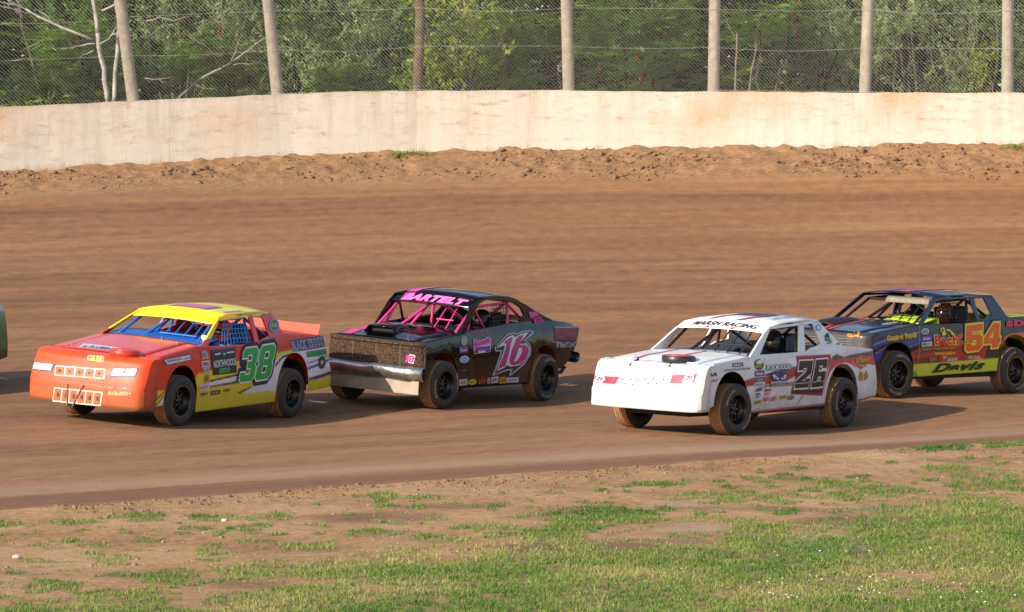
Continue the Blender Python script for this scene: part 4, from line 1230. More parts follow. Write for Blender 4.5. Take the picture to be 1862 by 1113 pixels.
for a, b in (((695, 570), (690, 880)), ((912, 590), (760, 890))):
    pa, pb = c38.front('b7', a), c38.front('b7', b); mb = MB()
    for k in range(22):
        q_ = pa + (pb - pa) * k / 22; q2 = pa + (pb - pa) * (k + 1.25) / 22; xx = c38.nose_x(q_[0], q_[1]) + .016
        mb.tube([(xx + .006 * (k % 2), q_[0] + .006 * (k % 2), q_[1]), (xx + .006 * ((k + 1) % 2), q2[0] - .006 * (k % 2), q2[1])], .0075, 6)
    mb.build("tow_chain", ALU, c38.nose)
# roof and hood prints of 38
decal(c38, "roof_number", RECT, (.05, -.32), (-.42, .0), (0, .62), '#3f6fbe', c38.rmap(.004), c38.roof); decal(c38, "roof_number", RECT, (.02, -.26), (-.36, .0), (0, .50), '#cf6a8a', c38.rmap(.006), c38.roof)
decal(c38, "roof_lettering", strokes(9, 5), (-.05, .56), (-.45, .02), (.0, -.06), '#5b4a9a', c38.rmap(.004), c38.roof)
decal(c38, "hood_print", [[(.08, 0), (1, .1), (.92, .9), (0, 1)]], (2.03, -.46), (0, .78), (-.24, 0), '#c4c3cc', lambda a, b: (a, b, c38.hz(a, b) + .018), c38.hood)
decal(c38, "hood_print", strokes(12, 6), (1.97, -.38), (0, .62), (-.12, 0), '#5a6a98', lambda a, b: (a, b, c38.hz(a, b) + .021), c38.hood)
driver(c38, '#2a5fa8', '#ee4a2a', '#e8e4da', "driver in a blue suit and orange helmet inside the number 38 car")

# ================= car 26: white with red and black
def liv26(c):
    z = 'z6'
    return [
        (S_(c, z, [(240, 600), (320, 572), (330, 625), (255, 640)]), '#b3202a'), (S_(c, z, [(240, 592), (320, 560), (320, 572), (240, 604)]), '#1c1c28'),
        (S_(c, z, [(395, 560), (520, 530), (660, 480), (670, 540), (620, 570), (560, 600), (400, 620)]), '#b01c1e'), (S_(c, z, [(400, 540), (470, 515), (660, 470), (660, 482), (520, 532), (400, 556)]), '#1f2436'),
        (S_(c, z, [(395, 625), (640, 600), (640, 612), (395, 645)]), '#6e6a6c'),
        (S_(c, z, [(930, 405), (1300, 362), (1320, 470), (1240, 455), (1180, 500), (1130, 470), (1060, 440), (985, 460), (930, 520), (905, 620), (880, 700)]), '#c21f2e'),
        (S_(c, z, [(945, 395), (985, 372), (1090, 372), (1120, 345), (1180, 352), (1270, 340), (1300, 345), (1305, 372), (1240, 388), (1190, 382), (1100, 405), (1040, 400), (960, 430)]), '#20202a'),
        (S_(c, z, [(990, 380), (1070, 350), (1150, 345), (1240, 338), (1290, 342), (1200, 362), (1120, 375), (1050, 395)]), '#d8dae6'),
        (S_(c, z, [(960, 480), (1000, 450), (1030, 452), (975, 500)]), '#e46a86'), (S_(c, z, [(1090, 440), (1140, 420), (1180, 450), (1130, 480)]), '#d84a68'),
        (S_(c, z, [(880, 720), (905, 600), (925, 540), (940, 540), (915, 640), (892, 780)]), '#e2e4ee'),
        (S_(c, z, [(270, 838), (900, 768), (900, 800), (270, 870)]), '#c0304e'), (S_(c, z, [(1140, 742), (1340, 695), (1340, 730), (1140, 780)]), '#b02a58'),
        (S_(c, z, [(398, 400), (402, 400), (402, 830), (398, 830)]), '#8a8a92'),
        (S_(c, z, [(655, 780), (720, 700), (724, 703), (662, 782)]), '#4a4440'),
    ]
sp26 = dict(W=.82, tum=.04, xf=1.95, xr=-2.33, rake=.13, base='#e4e5ea', dent=.022,
    top=[(1.95, .935), (1.0, 1.022), (.7, 1.045), (-.26, 1.055), (-1.37, 1.11), (-1.8, 1.08), (-2.33, 1.04)],
    bot=[(1.95, .37), (1.87, .40), (1.02, .272), (-.93, .312), (-1.77, .335), (-2.33, .40)],
    arch=[(1.44, .43, .36, .84), (-1.36, .42, .36, .868)],
    nose=[(2.02, .945), (2.20, .928), (2.26, .885), (2.31, .78), (2.36, .585), (2.385, .555), (2.38, .33)], wn=.86, nosedent=.035,
    zbelt=1.05, zroof=1.44, wr=.675, cowl=1.0, cagex=(.33, -.45), cage='#15151a', seat='#4b5563', bars=[.10, .30, .50],
    roof=[(.36, 1.40, .675), (0, 1.44, .675), (-.5, 1.465, .67), (-.9, 1.46, .65)], visor=((.36, 1.40, .675), (.52, 1.315, .69)),
    deckx=-1.42, ring='#5a1a1c', steer=-4, tyreletters=True)
W_M = paint('white_paint', '#e6e6e3', .35, 0, .22, .4, zlo=.2, zhi=.7, bumpy=.15)
c26 = car_base('26', sp26, "white stock car number 26 with red and black graphics", liv26, .5, .33, W_M, W_M, W_M, W_M, W_M)
H26 = [("windshield_pillar", [[(1.0, 1.015), (.74, 1.035), (.36, 1.355), (.33, 1.41), (.52, 1.32)]]), ("roof_rail", [[(.37, 1.40), (-.90, 1.467), (-.90, 1.43), (.33, 1.37)]]), ("door_pillar", [[(-.26, 1.045), (-.42, 1.055), (-.53, 1.44), (-.41, 1.43)]]),
    ("window_sill", [[(-.42, 1.045), (-1.42, 1.08), (-1.42, 1.104), (-.86, 1.14), (-.58, 1.105)]]), ("rear_pillar", [[(-.75, 1.44), (-.90, 1.463), (-1.42, 1.10), (-.87, 1.12)]])]
c26.cabin = greenhouse(c26, H26, W_M)
dash(c26, paint('grey_dash', '#c8cad0', .45, .2, .15, .1), .98, .60, 1.06)
scoop(c26, 'z5', (820, 410), .225, .08, ('#1a1c24', '#d2283c'))
hood_pins(c26, [(2.0, .35), (2.0, -.35), (1.1, .35), (1.15, -.4)])
rb = MB(); a, b = c26.side('a5', (290, 568)), c26.side('a5', (1170, 492))
rb.tube([(a[0], float(c26.W(*a)) + .012, a[1]), ((a[0] + b[0]) / 2, float(c26.W(*((a + b) / 2))) + .02, (a[1] + b[1]) / 2 - .004), (b[0], float(c26.W(*b)) + .012, b[1])], .014, 8); rb.build("rub_rail", ALU, c26.root, True)
puto(c26, 's', "number_panel", 'a5', [(715, 68), (1300, 38), (1288, 120), (1240, 330), (1150, 735), (618, 712), (640, 630), (690, 520), (742, 180)], '#a01c2c', 0)
puto(c26, 's', "number_panel", 'a5', [(725, 70), (1298, 40), (1296, 62), (735, 98)], '#c83a5c', 1)
puto(c26, 's', "number_panel", 'a5', [(655, 650), (1165, 620), (1140, 690), (640, 706)], '#2a1414', 1)
number2(c26, 's', 'a5', ['2', '6'], [((680, 612), (905, 598), (765, 155)), ((955, 600), (1155, 580), (1040, 135))], '#141012', [(.10, '#7c1420'), (.06, '#e9dfe0')])
put(c26, 's', "lettering", "ROCK SOLID", 'b2', (205, 545), (930, 500), (200, 372), '#2b3c62', 1, .14)
put(c26, 's', "lettering", "ROCK SOLID", 'b2', (220, 525), (910, 482), (218, 385), '#eceef6', 2, .03)
puto(c26, 's', "sponsor_logo", 'b2', [(340, 640), (400, 600), (440, 650), (490, 560), (580, 740), (660, 560), (720, 640), (770, 590), (815, 640), (790, 760), (680, 830), (590, 770), (500, 840), (380, 790)], '#23407f', 1)
puto(c26, 's', "sponsor_logo", 'b2', [(375, 680), (430, 640), (520, 740), (580, 760), (520, 800), (420, 770)], '#ccd6ea', 2); puto(c26, 's', "sponsor_logo", 'b2', [(600, 760), (680, 720), (740, 640), (780, 680), (750, 770), (660, 800)], '#ccd6ea', 2)
puto(c26, 's', "sponsor_logo", 'b2', [(430, 740), (490, 735), (500, 770), (450, 775)], '#2b5aa0', 3); puto(c26, 's', "sponsor_logo", 'b2', [(655, 735), (710, 715), (705, 755), (660, 765)], '#2b5aa0', 3)
put(c26, 's', "lettering", "RANEDOR", 'b2', (330, 930), (850, 890), (325, 850), '#2b3c7a', 1, .10); put(c26, 's', "lettering", "RANEDOR", 'b2', (335, 922), (845, 884), (331, 856), '#eceef6', 2, .02)
put(c26, 's', "sponsor_panel", RECT, 'a2', (1288, 826), (1448, 812), (1278, 768), '#1d2f52', 0); put(c26, 's', "lettering", "MSK", 'a2', (1298, 814), (1432, 802), (1292, 780), '#e6ecf4', 1, .03, .15)
illegible(c26, 's', 'a2', (1155, 892), (1565, 858), (1152, 862), '#39465c', 16, 4, 0)
put(c26, 's', "lettering", "BA", 'z5', (1056, 560), (1128, 552), (1056, 528), '#15151a', 0, .05, .2); illegible(c26, 's', 'z5', (1042, 608), (1138, 596), (1042, 584), '#c05a66', 8, 5, 0)
sticker(c26, 's', 'a5', (15, 310), (170, 300), (5, 125), '#4a3a3c', '#d8c05a', 4, 2, oval=True); put(c26, 's', "sticker", ELL, 'a5', (40, 210), (150, 200), (40, 140), '#dcdce2', 1)
sticker(c26, 's', 'a5', (18, 422), (180, 405), (15, 320), '#7a3a8e', '#eae4f0', 5, 3, text="Hoosier"); sticker(c26, 's', 'a5', (25, 510), (180, 495), (22, 435), '#3b3634', '#dcd8d4', 5, 4); sticker(c26, 's', 'a5', (10, 595), (185, 575), (10, 525), '#c9cedb', '#4a6aa8', 5, 5)
put(c26, 's', "lettering", "ARS", 'a5', (10, 680), (145, 655), (20, 615), '#3a3f70', 0, .05, .3); illegible(c26, 's', 'a5', (25, 790), (120, 770), (25, 700), '#5a5f86', 3, 7, 0); sticker(c26, 's', 'a5', (0, 890), (125, 865), (0, 830), '#b9a22a', '#6a5a14', 4, 8)
sticker(c26, 's', 'a5', (185, 670), (295, 655), (185, 635), '#b03038'); illegible(c26, 's', 'a5', (185, 730), (290, 715), (185, 690), '#b0707a', 5, 9, 0)
illegible(c26, 's', 'a5', (145, 840), (260, 815), (155, 775), '#c42c24', 4, 10, 0); illegible(c26, 's', 'a5', (285, 835), (405, 805), (285, 765), '#c42c24', 4, 11, 0); sticker(c26, 's', 'a5', (430, 800), (550, 785), (430, 740), '#c09a44', '#8a6a24', 3, 12); sticker(c26, 's', 'a5', (555, 818), (685, 800), (555, 740), '#6b6a6c', '#9a9a9c', 3, 13, oval=True)
illegible(c26, 's', 'b6', (255, 565), (440, 548), (250, 505), '#5a4a1a', 7, 14, 0); illegible(c26, 's', 'b6', (252, 556), (436, 540), (250, 500), '#d8cc5a', 7, 14, 1); illegible(c26, 's', 'b6', (285, 612), (395, 600), (285, 585), '#d8cc5a', 5, 15, 0)
puto(c26, 's', "sponsor_logo", 'b6', [(305, 655), (340, 690), (335, 765), (315, 788), (288, 765), (285, 720)], '#b9862a', 0); puto(c26, 's', "sponsor_logo", 'b6', [(385, 650), (405, 720), (395, 755), (365, 780), (352, 765), (358, 690)], '#b9862a', 0)
put(c26, 'h', "sticker", ELL, 'z6', (815, 190), (860, 186), (810, 135), '#6d9fca', 0); put(c26, 'h', "sticker", ELL, 'z6', (824, 178), (850, 176), (821, 148), '#dfe6ee', 1)
puto(c26, 'h', "sponsor_logo", 'z6', [(908, 200), (925, 225), (922, 245), (898, 248), (885, 238), (888, 222)], '#22242c', 0); puto(c26, 'h', "sponsor_logo", 'z6', [(890, 262), (935, 245), (937, 252), (892, 270)], '#22242c', 0); puto(c26, 'h', "sponsor_logo", 'z6', [(888, 248), (936, 266), (934, 273), (886, 256)], '#22242c', .5)
illegible(c26, 'h', 'z6', (905, 296), (948, 290), (905, 272), '#22242c', 4, 16, 0); illegible(c26, 'h', 'z6', (985, 300), (1015, 298), (982, 282), '#6a4a3a', 3, 17, 0)
for (BL, BR, TL, fl) in (((138, 352), (458, 374), (178, 252), 0), ((1225, 370), (1572, 355), (1265, 248), 1)):
    BL, BR, TL = map(np.array, (BL, BR, TL)); u, v = BR - BL, TL - BL
    put(c26, 'f', "headlight_print", RECT, 'b5', BL, BR, TL, '#e02a48', 0)
    a = BL + u * (.5 if fl else .03) + v * .08
    put(c26, 'f', "headlight_print", [[(0, 0), (.9, 0), (1, .5), (.85, 1), (.12, 1), (.05, .5)]], 'b5', a, a + u * .44, a + v * .82, '#f2e6e6', 1)
    for k, g in enumerate('26'):
        a2 = a + u * (.10 + .14 * k) + v * .24; put(c26, 'f', "number", GLY[g], 'b5', a2, a2 + u * .12, a2 + v * .5 + u * .02, '#24202a', 2)
for (x, y) in ((557, 303), (672, 306), (768, 309), (880, 306), (998, 301), (1133, 308), (595, 372), (699, 376), (921, 363), (1043, 363)):
    put(c26, 'f', "vent_hole", ELL, 'b5', (x - 12, y + 14), (x + 12, y + 14), (x - 12, y - 14), '#221c1a', 0)
for a, b in (((665, 110), (690, 85)), ((1228, 135), (1268, 85))):
    pa, pb = c26.front('b5', a), c26.front('b5', b)
    mb = MB(); mb.tube([(c26.nose_x(*pa) + .01, *pa), (2.08, pb[0], .965)], .014, 8); mb.build("hood_strap", BLACK, c26.nose)
decal(c26, "lettering", "MARSH RACING", (-.72, .30), (1.48, 0), (.05, .48), '#2a2038', c26.vmap(.013), c26.visor, .02, .15, cut=.2)
decal(c26, "red_stripe", RECT, (-.36, .02), (.08, 0), (.05, .22), '#e02a48', c26.vmap(.008), c26.visor); decal(c26, "red_stripe", RECT, (.22, .02), (.08, 0), (.05, .22), '#e02a48', c26.vmap(.008), c26.visor)
for y0 in (-.33, .12):
    decal(c26, "roof_stripe", [[(0, 0), (1, .1), (1, .5), (0, 1)]], (.34, y0), (-1.0, .15), (0, .10), '#b0305c', c26.rmap(.004), c26.roof); decal(c26, "hood_stripe", [[(0, 0), (1, .1), (1, .6), (0, 1)]], (1.95, y0 - .08), (-.9, .1), (0, .07), '#c03058', lambda a, b: (a, b, c26.hz(a, b) + .018), c26.hood)
decal(c26, "roof_number", RECT, (-.15, -.25), (-.4, 0), (0, .55), '#4a3a4a', c26.rmap(.005), c26.roof); decal(c26, "roof_lettering", strokes(10, 9), (-.05, .5), (-.6, .02), (0, -.09), '#5560a0', c26.rmap(.005), c26.roof)
driver(c26, '#20232c', '#1a1c22', '#c8d020', "driver in a black suit and helmet inside the number 26 car")

# ================= car 16: black coupe with pink number
PINK, PNK2 = '#e0348c', '#c42a78'
def liv16(c):
    return [(S_(c, 'z4', [(640, 660), (735, 640), (738, 850), (640, 850)]), '#2c2622'), (S_(c, 'z4', [(246, 430), (249, 430), (252, 780), (249, 780)]), '#3a342e'),
            (S_(c, 'z4', [(735, 660), (738, 660), (760, 420), (756, 420)]), '#2a241f')]
sp16 = dict(W=.81, tum=.075, xf=1.82, xr=-2.34, base='#07070a', dent=.012,
    top=[(1.82, .935), (.8, 1.04), (.65, 1.075), (-.67, 1.165), (-1.2, 1.19), (-1.5, 1.18), (-1.85, 1.14), (-2.22, 1.10), (-2.34, 1.03)],
    bot=[(1.82, .40), (.93, .305), (-1.02, .275), (-1.72, .44), (-1.88, .465), (-2.08, .57), (-2.34, .80)],
    arch=[(1.37, .42, .34, .79), (-1.37, .36, .38, .80)],
    nose=[(1.90, .945), (1.975, .93), (1.985, .90), (1.955, .88), (1.95, .62), (1.97, .60), (1.96, .42)], wn=.80, nosedent=.04,
    zbelt=1.10, zroof=1.475, wr=.69, cowl=.80, cagex=(.36, -.55), cage='#e83a86', seat='#16161a', bars=[.25, .45], crown=.05,
    roof=[(.42, 1.485, .69), (.2, 1.522, .69), (-.2, 1.537, .685), (-.5, 1.522, .68), (-.70, 1.485, .67), (-.90, 1.42, .65)], visor=((.42, 1.485, .69), (.565, 1.385, .705)), rcrown=.045,
    deckx=-1.62, ring='#101014', steer=-3, tyreletters=True, rearbar=False, tub='#8a2414', gloss=.32)
K_M = paint('black_gloss', '#05060b', .12, 0, .05, .15, .4, zlo=.2, zhi=.9)
MUDG = simple('mud_caked_grille', '#5f4430', .95, 0, 40, .13, .9, '#100c09')
c16 = car_base('16', sp16, "black two-door stock car number 16 with pink lettering", liv16, .20, .10, MUDG, K_M, K_M, K_M, K_M, coat=0)
win = [(.32, 1.445), (.13, 1.495), (-.30, 1.488), (-.62, 1.432), (-.80, 1.36), (-.88, 1.26), (-.74, 1.165)]
outc = [(.42, 1.487), (.2, 1.525), (-.3, 1.537), (-.62, 1.505), (-.93, 1.412), (-1.22, 1.30), (-1.66, 1.165)]
q4 = [[win[k], win[k + 1], outc[k + 1], outc[k]] for k in range(6)]
c16.cabin = greenhouse(c16, [("windshield_pillar", [[(.84, 1.035), (.69, 1.07), (.32, 1.445), (.42, 1.487), (.56, 1.385)]]), ("roof_rail", q4[:3]), ("rear_pillar", q4[3:])], K_M)
dash(c16, paint('black_dash', '#17171a', .55, 0, .3, 0), .78, .40, 1.10)
net(c16, '#17171c', [(.0, 1.12), (-.45, 1.14), (-.50, 1.42), (-.1, 1.42)], 6, 5)
vb = MB(); R = .022
for sg in (1, -1):
    vb = MB(); vb.tube([(.60, sg * .70, 1.05), (.40, sg * .62, 1.42), (.12, sg * .70, 1.05)], R)
    vb.build("window_brace", paint('cage_#e83a86', '#e83a86', .35), c16.root, True)
# raised hood scoop with a dark mouth
hx0, hx1 = 1.62, 1.02; hy = -.12
mb = MB(); P = []
for x, hgt in ((hx0, .085), (hx0 - .12, .09), (hx1 + .2, .06), (hx1, .005)):
    P.append([(x, hy + y, c16.hz(x, hy + y) + (hgt if abs(y) < .2 else .0) + .008) for y in (-.26, -.19, 0, .19, .26)])
mb.grid(P); sc_ = mb.build("hood_scoop", K_M, c16.hood, True, solid=.008, angle=30)
mb = MB(); mb.box(hx0 - .10, hx0 - .09, hy - .2, hy + .2, c16.hz(hx0, hy), c16.hz(hx0, hy) + .085); mb.build("scoop_mouth", DARK, sc_)
hood_pins(c16, [(1.75, .45), (1.78, -.6)])
decal(c16, "hood_stripe", RECT, (1.88, -.62), (-1.05, .0), (0, .17), PINK, lambda a, b: (a, b, c16.hz(a, b) + .018), c16.hood)
decal(c16, "roof_stripe", RECT, (.40, -.50), (-1.2, .0), (0, .17), '#d83aa8', c16.rmap(.004), c16.roof); decal(c16, "banner_stripe", RECT, (-.72, .05), (.25, 0), (0, .93), PINK, c16.vmap(.007), c16.visor, cut=.2)
decal(c16, "roof_lettering", strokes(5, 3), (-.45, .55), (-.36, .0), (.0, -.07), PINK, c16.rmap(.004), c16.roof)
decal(c16, "lettering", "BARTELT", (-.70, .10), (1.52, -.02), (.03, .74), '#ff6fc0', c16.vmap(.011), c16.visor, .07, .28, cut=.2)
# bumper, valance and grille details
mb = MB(); P = []
for (dx, z) in ((-.02, .615), (.07, .60), (.10, .56), (.10, .46), (.06, .41), (-.02, .40)):
    P.append([(1.97 + dx - (.16 * max(0, abs(y) - .8) / .2 * .6 if abs(y) > .8 else 0) + .02 * math.sin(y * 9 + z * 20) * .4, y * .86, z + .006 * math.sin(y * 5)) for y in np.linspace(-1, 1, 31)])
mb.grid(P); mb.build("front_bumper", CHROME, c16.root, True, solid=.006)
mb = MB(); mb.grid([[(2.01, y * .84, z) for y in np.linspace(-1, 1, 9)] for z in (.41, .32, .225)]); mb.build("valance", simple('bare_aluminium_sheet', '#b7aa9c', .5, .5, 5, .3, .1, '#8e7c6a'), c16.root, solid=.006)
for yy in (-.33, .06, .45):                                   # seams of the mud covered screen
    mb = MB(); mb.tube([(c16.nose_x(yy, z) + .002, yy, z) for z in np.linspace(.62, .88, 5)], .006, 6); mb.build("screen_seam", simple('muddy_wire', '#8a7a6a', .8, .2, 30, .3), c16.nose)
mb = MB(); P = []
for (dx, z) in ((.03, .69), (-.06, .67), (-.085, .62), (-.06, .55), (.03, .53)):
    P.append([(-2.33 + dx + .10 * abs(y) ** 6, y * .84, z) for y in np.linspace(-1, 1, 21)])
mb.grid(P); mb.build("rear_bumper", simple('dull_steel_bumper', '#6e7f93', .35, .8, 8, .3, .1, '#3d444d'), c16.root, True, solid=.006)
mb = MB(); mb.tube([(-1.5, .50, .40), (-1.85, .56, .36), (-2.1, .66, .38), (-2.16, .68, .46)], .03, 10); mb.build("exhaust_pipe", BLACK, c16.root, True)
number2(c16, 'f', 'z3', ['6'], [((775, 660), (812, 667), (785, 605))], PINK, [(.12, '#e8d8dc')]); put(c16, 'f', "number", [[(.3, 0), (.7, 0), (.9, 1), (.5, 1), (.2, .8), (.45, .8)]], 'z3', (735, 660), (775, 665), (745, 602), PINK, 6)
# big number 16, traced
puto(c16, 's', "number_outline", 'b8', [(722, 300), (930, 75), (1055, 38), (1085, 65), (1180, 25), (1330, 5), (1388, 20), (1380, 60), (1230, 190), (1320, 230), (1345, 330), (1330, 430), (1220, 590), (985, 780), (965, 755), (1000, 680), (920, 690), (700, 775), (690, 750), (720, 690), (830, 360), (745, 365)], '#aeb6be', 1)
puto(c16, 's', "number_outline", 'b8', [(742, 300), (940, 95), (1045, 60), (1085, 85), (1190, 42), (1330, 24), (1362, 32), (1210, 180), (1305, 250), (1322, 340), (1300, 430), (1200, 570), (1000, 740), (1035, 650), (915, 665), (725, 745), (745, 690), (858, 335), (755, 345)], '#0c0d12', 2)
puto(c16, 's', "number_outline", 'b8', [(755, 310), (950, 115), (1035, 85), (1060, 120), (1180, 65), (1300, 40), (1170, 190), (1150, 235), (1250, 225), (1310, 290), (1305, 400), (1230, 520), (1130, 600), (990, 620), (935, 590), (890, 640), (760, 690), (770, 640), (900, 255), (850, 270)], '#dfe2ea', 3)
puto(c16, 's', "number", 'b8', [(870, 215), (960, 140), (1030, 118), (990, 250), (925, 520), (900, 610), (765, 665), (800, 600), (880, 400), (925, 240)], PNK2, 6)
o_ = [c16.side('b8', p) for p in ((1215, 80), (1170, 170), (1140, 250), (1230, 245), (1290, 290), (1290, 390), (1240, 490), (1160, 560), (1040, 600), (975, 570), (975, 480), (1010, 340), (1080, 150), (1130, 100))]
h_ = [c16.side('b8', p) for p in ((1130, 300), (1180, 300), (1190, 360), (1130, 480), (1070, 540), (1050, 520), (1090, 420))]
decal(c16, "number", [[tuple(p) for p in o_], [tuple(p) for p in h_]], (0, 0), (1, 0), (0, 1), PNK2, c16.map_side(.008 + .0016 * 6), c16.left_panel)
puto(c16, 's', "sponsor_logo", 'b8', [(365, 160), (400, 140), (430, 190), (560, 150), (590, 120), (640, 112), (662, 150), (662, 370), (385, 405), (372, 300)], '#c8b6d2', 0)
puto(c16, 's', "sponsor_logo", 'b8', [(375, 170), (402, 155), (425, 205), (560, 168), (600, 132), (640, 125), (650, 220), (430, 280), (400, 330), (378, 260)], '#c22a86', 1)
puto(c16, 's', "sponsor_logo", 'b8', [(415, 295), (650, 270), (650, 320), (400, 340)], '#5a2a9a', 1); puto(c16, 's', "sponsor_logo", 'b8', [(390, 345), (655, 325), (655, 362), (390, 395)], '#241a22', 1); puto(c16, 's', "sponsor_logo", 'b8', [(450, 355), (572, 343), (572, 378), (450, 388)], '#dccbe0', 2)
sticker(c16, 's', 'b8', (160, 268), (270, 262), (158, 98), '#8e949c', '#c8b45a', 3, 4, oval=True); sticker(c16, 's', 'b8', (132, 392), (285, 380), (135, 288), '#6a2f82', '#d8c8e4', 5, 5, text="Hoosier")
sticker(c16, 's', 'b8', (140, 560), (300, 545), (138, 445), '#dfe4ea', None, oval=True); sticker(c16, 's', 'b8', (155, 545), (285, 532), (153, 462), '#3a8ad8', '#dfe9f4', 3, 5, oval=True, layer=1, text="AFCO")
sticker(c16, 's', 'b8', (130, 942), (268, 928), (135, 835), '#c9c6cc', '#b02430', 4, 6); sticker(c16, 's', 'b8', (280, 932), (425, 915), (278, 840), '#d8d020', '#5a5410', 4, 7, oval=True); illegible(c16, 's', 'b8', (450, 905), (575, 885), (460, 830), '#d84a1c', 5, 8, 0)
sticker(c16, 's', 'b8', (598, 915), (655, 905), (600, 805), '#a8a4a6', '#b83a3a', 1, 2, oval=True); sticker(c16, 's', 'b8', (665, 900), (790, 885), (670, 798), '#d4d6dc'); put(c16, 's', "lettering", "QA1", 'b8', (678, 880), (778, 868), (682, 815), '#20242e', 1, .05, .2)
sticker(c16, 's', 'b8', (808, 905), (920, 898), (812, 798), '#e0a020', '#8a5a10', 3, 9); sticker(c16, 's', 'b8', (930, 890), (1130, 882), (932, 805), '#d2d8e0', '#4a88b8', 6, 10); illegible(c16, 's', 'b8', (340, 60), (630, 40), (342, 25), PINK, 10, 11, 0)
illegible(c16, 's', 'b8', (170, 710), (260, 695), (172, 665), '#77726c', 3, 12, 0)
puto(c16, 's', "sponsor_panel", 'b1', [(775, 465), (1430, 460), (1400, 700), (1370, 815), (825, 835), (795, 620)], '#3a1220', 0); puto(c16, 's', "sponsor_panel", 'b1', [(790, 470), (1425, 465), (1420, 500), (795, 505)], '#8d96c0', 1)
illegible(c16, 's', 'b1', (820, 770), (1385, 760), (800, 530), '#c02a62', 9, 13, 1); illegible(c16, 's', 'b1', (860, 1000), (1350, 990), (850, 860), '#b6bcd0', 11, 14, 0)
puto(c16, 'h', "sponsor_logo", 'b1', [(140, 105), (320, 100), (400, 170), (420, 190), (250, 245), (220, 280), (190, 250)], '#d24aa2', 0); puto(c16, 'h', "sponsor_logo", 'b1', [(245, 265), (460, 220), (520, 350), (290, 390)], '#d8479c', 0); illegible(c16, 'h', 'b1', (290, 375), (505, 345), (262, 275), '#7a1c52', 4, 15, 1)
driver(c16, '#18181c', '#20222a', '#2a2a30', "driver in a black suit inside the black number 16 car")

# ================= car 54: dark blue and black with lime skirt
LIME = '#cfe23c'
def liv54(c):
    z = 'z7'
    return [
        (S_(c, z, [(370, 590), (560, 515), (560, 545), (380, 625)]), '#2a35b8'), (S_(c, z, [(380, 580), (560, 508), (830, 450), (830, 458), (560, 520), (380, 592)]), '#8f96b8'),
        (S_(c, z, [(440, 650), (520, 600), (520, 640), (470, 700), (430, 700)]), '#2a35b8'), (S_(c, z, [(440, 640), (540, 585), (540, 592), (440, 650)]), '#b09a78'),
        (S_(c, z, [(690, 545), (830, 505), (960, 480), (960, 520), (830, 545), (740, 580)]), '#2a35a8'), (S_(c, z, [(735, 585), (830, 550), (830, 556), (738, 592)]), '#8f96b8'),
        (S_(c, z, [(750, 640), (830, 600), (1000, 560), (1190, 470), (1215, 460), (1215, 500), (1190, 530), (1500, 560), (1540, 600), (1540, 700), (760, 740)]), '#c8371e'),
        (S_(c, z, [(780, 640), (960, 600), (1200, 585), (1250, 600), (960, 630), (780, 665)]), '#5a4a44'), (S_(c, z, [(780, 690), (1010, 660), (1010, 720), (780, 735)]), '#6a3a2a'), (S_(c, z, [(1420, 610), (1545, 600), (1545, 690), (1400, 690)]), '#35302c'),
        (S_(c, z, [(1545, 580), (1575, 500), (1640, 470), (1760, 455), (1760, 500), (1660, 510), (1600, 540), (1560, 600)]), '#e0502e'),
        (S_(c, z, [(760, 742), (1560, 680), (1560, 830), (760, 880)]), LIME), (S_(c, z, [(829, 395), (832, 395), (822, 720), (819, 720)]), '#b9a890'),
        (S_(c, z, [(760, 800), (800, 800), (830, 850), (760, 860)]), '#58b04a'),
    ]
sp54 = dict(W=.85, tum=.045, xf=1.95, xr=-2.35, rake=.1, base='#0b1026', dent=.014,
    top=[(1.95, .925), (.85, 1.047), (-.53, 1.062), (-1.21, 1.126), (-1.6, 1.135), (-2.35, 1.10)],
    bot=[(1.95, .36), (1.81, .36), (1.0, .295), (-.96, .343), (-1.8, .36), (-2.35, .40)],
    arch=[(1.40, .41, .36, .80), (-1.38, .41, .38, .868)],
    nose=[(2.05, .935), (2.13, .925), (2.155, .895), (2.165, .70), (2.22, .665), (2.26, .62), (2.26, .33)], wn=.865, nosedent=.02,
    zbelt=1.05, zroof=1.435, wr=.667, cowl=.86, cagex=(.28, -.48), cage='#14161c', seat='#1a1a1e', bars=[.12, .32, .50],
    roof=[(.36, 1.42, .667), (0, 1.44, .667), (-.5, 1.45, .665), (-1.03, 1.44, .65)], deckx=-1.30, ring='#b09a20', steer=-4, tyreletters=True)
D_M = paint('midnight_blue', '#0d1430', .2, 0, .15, .6)
c54 = car_base('54', sp54, "dark blue stock car number 54 with a lime green skirt and orange number", liv54, .26, .2, paint('grey_grille', '#2a2d38', .5, .2, .45, .1, zlo=.3, zhi=1.1), D_M, D_M, None, paint('lime_tail', LIME, .4), coat=.0)
c54.cabin = greenhouse(c54, [("windshield_pillar", [[(.88, 1.04), (.77, 1.045), (.31, 1.385), (.31, 1.425), (.37, 1.42)]]), ("roof_rail", [[(.36, 1.42), (-1.02, 1.442), (-1.02, 1.41), (.31, 1.388)]]), ("door_pillar", [[(-.52, 1.05), (-.585, 1.055), (-.57, 1.42), (-.46, 1.42)]]),
    ("window_sill", [[(-.585, 1.05), (-1.26, 1.10), (-1.26, 1.122), (-.88, 1.155), (-.60, 1.10)]]), ("rear_pillar", [[(-.80, 1.42), (-1.03, 1.437), (-1.26, 1.12), (-.90, 1.14)]])], D_M)
dash(c54, paint('lime_dash', '#c6e02c', .5, 0, .05, 0), .84, .35, 1.16, (.10, 1))
dash(c54, paint('black_dash', '#17171a', .55), .84, .55, 1.05, (-1, .08))
mb = MB(); mb.grid([[(x, y, z) for y in np.linspace(-.18, .62, 9)] for x, z in ((.36, 1.41), (.40, 1.37), (.43, 1.32))]); mb.build("sun_screen", simple('tinted_screen', '#8f8272', .7, 0, 20, .2), c54.root, True, solid=.004)
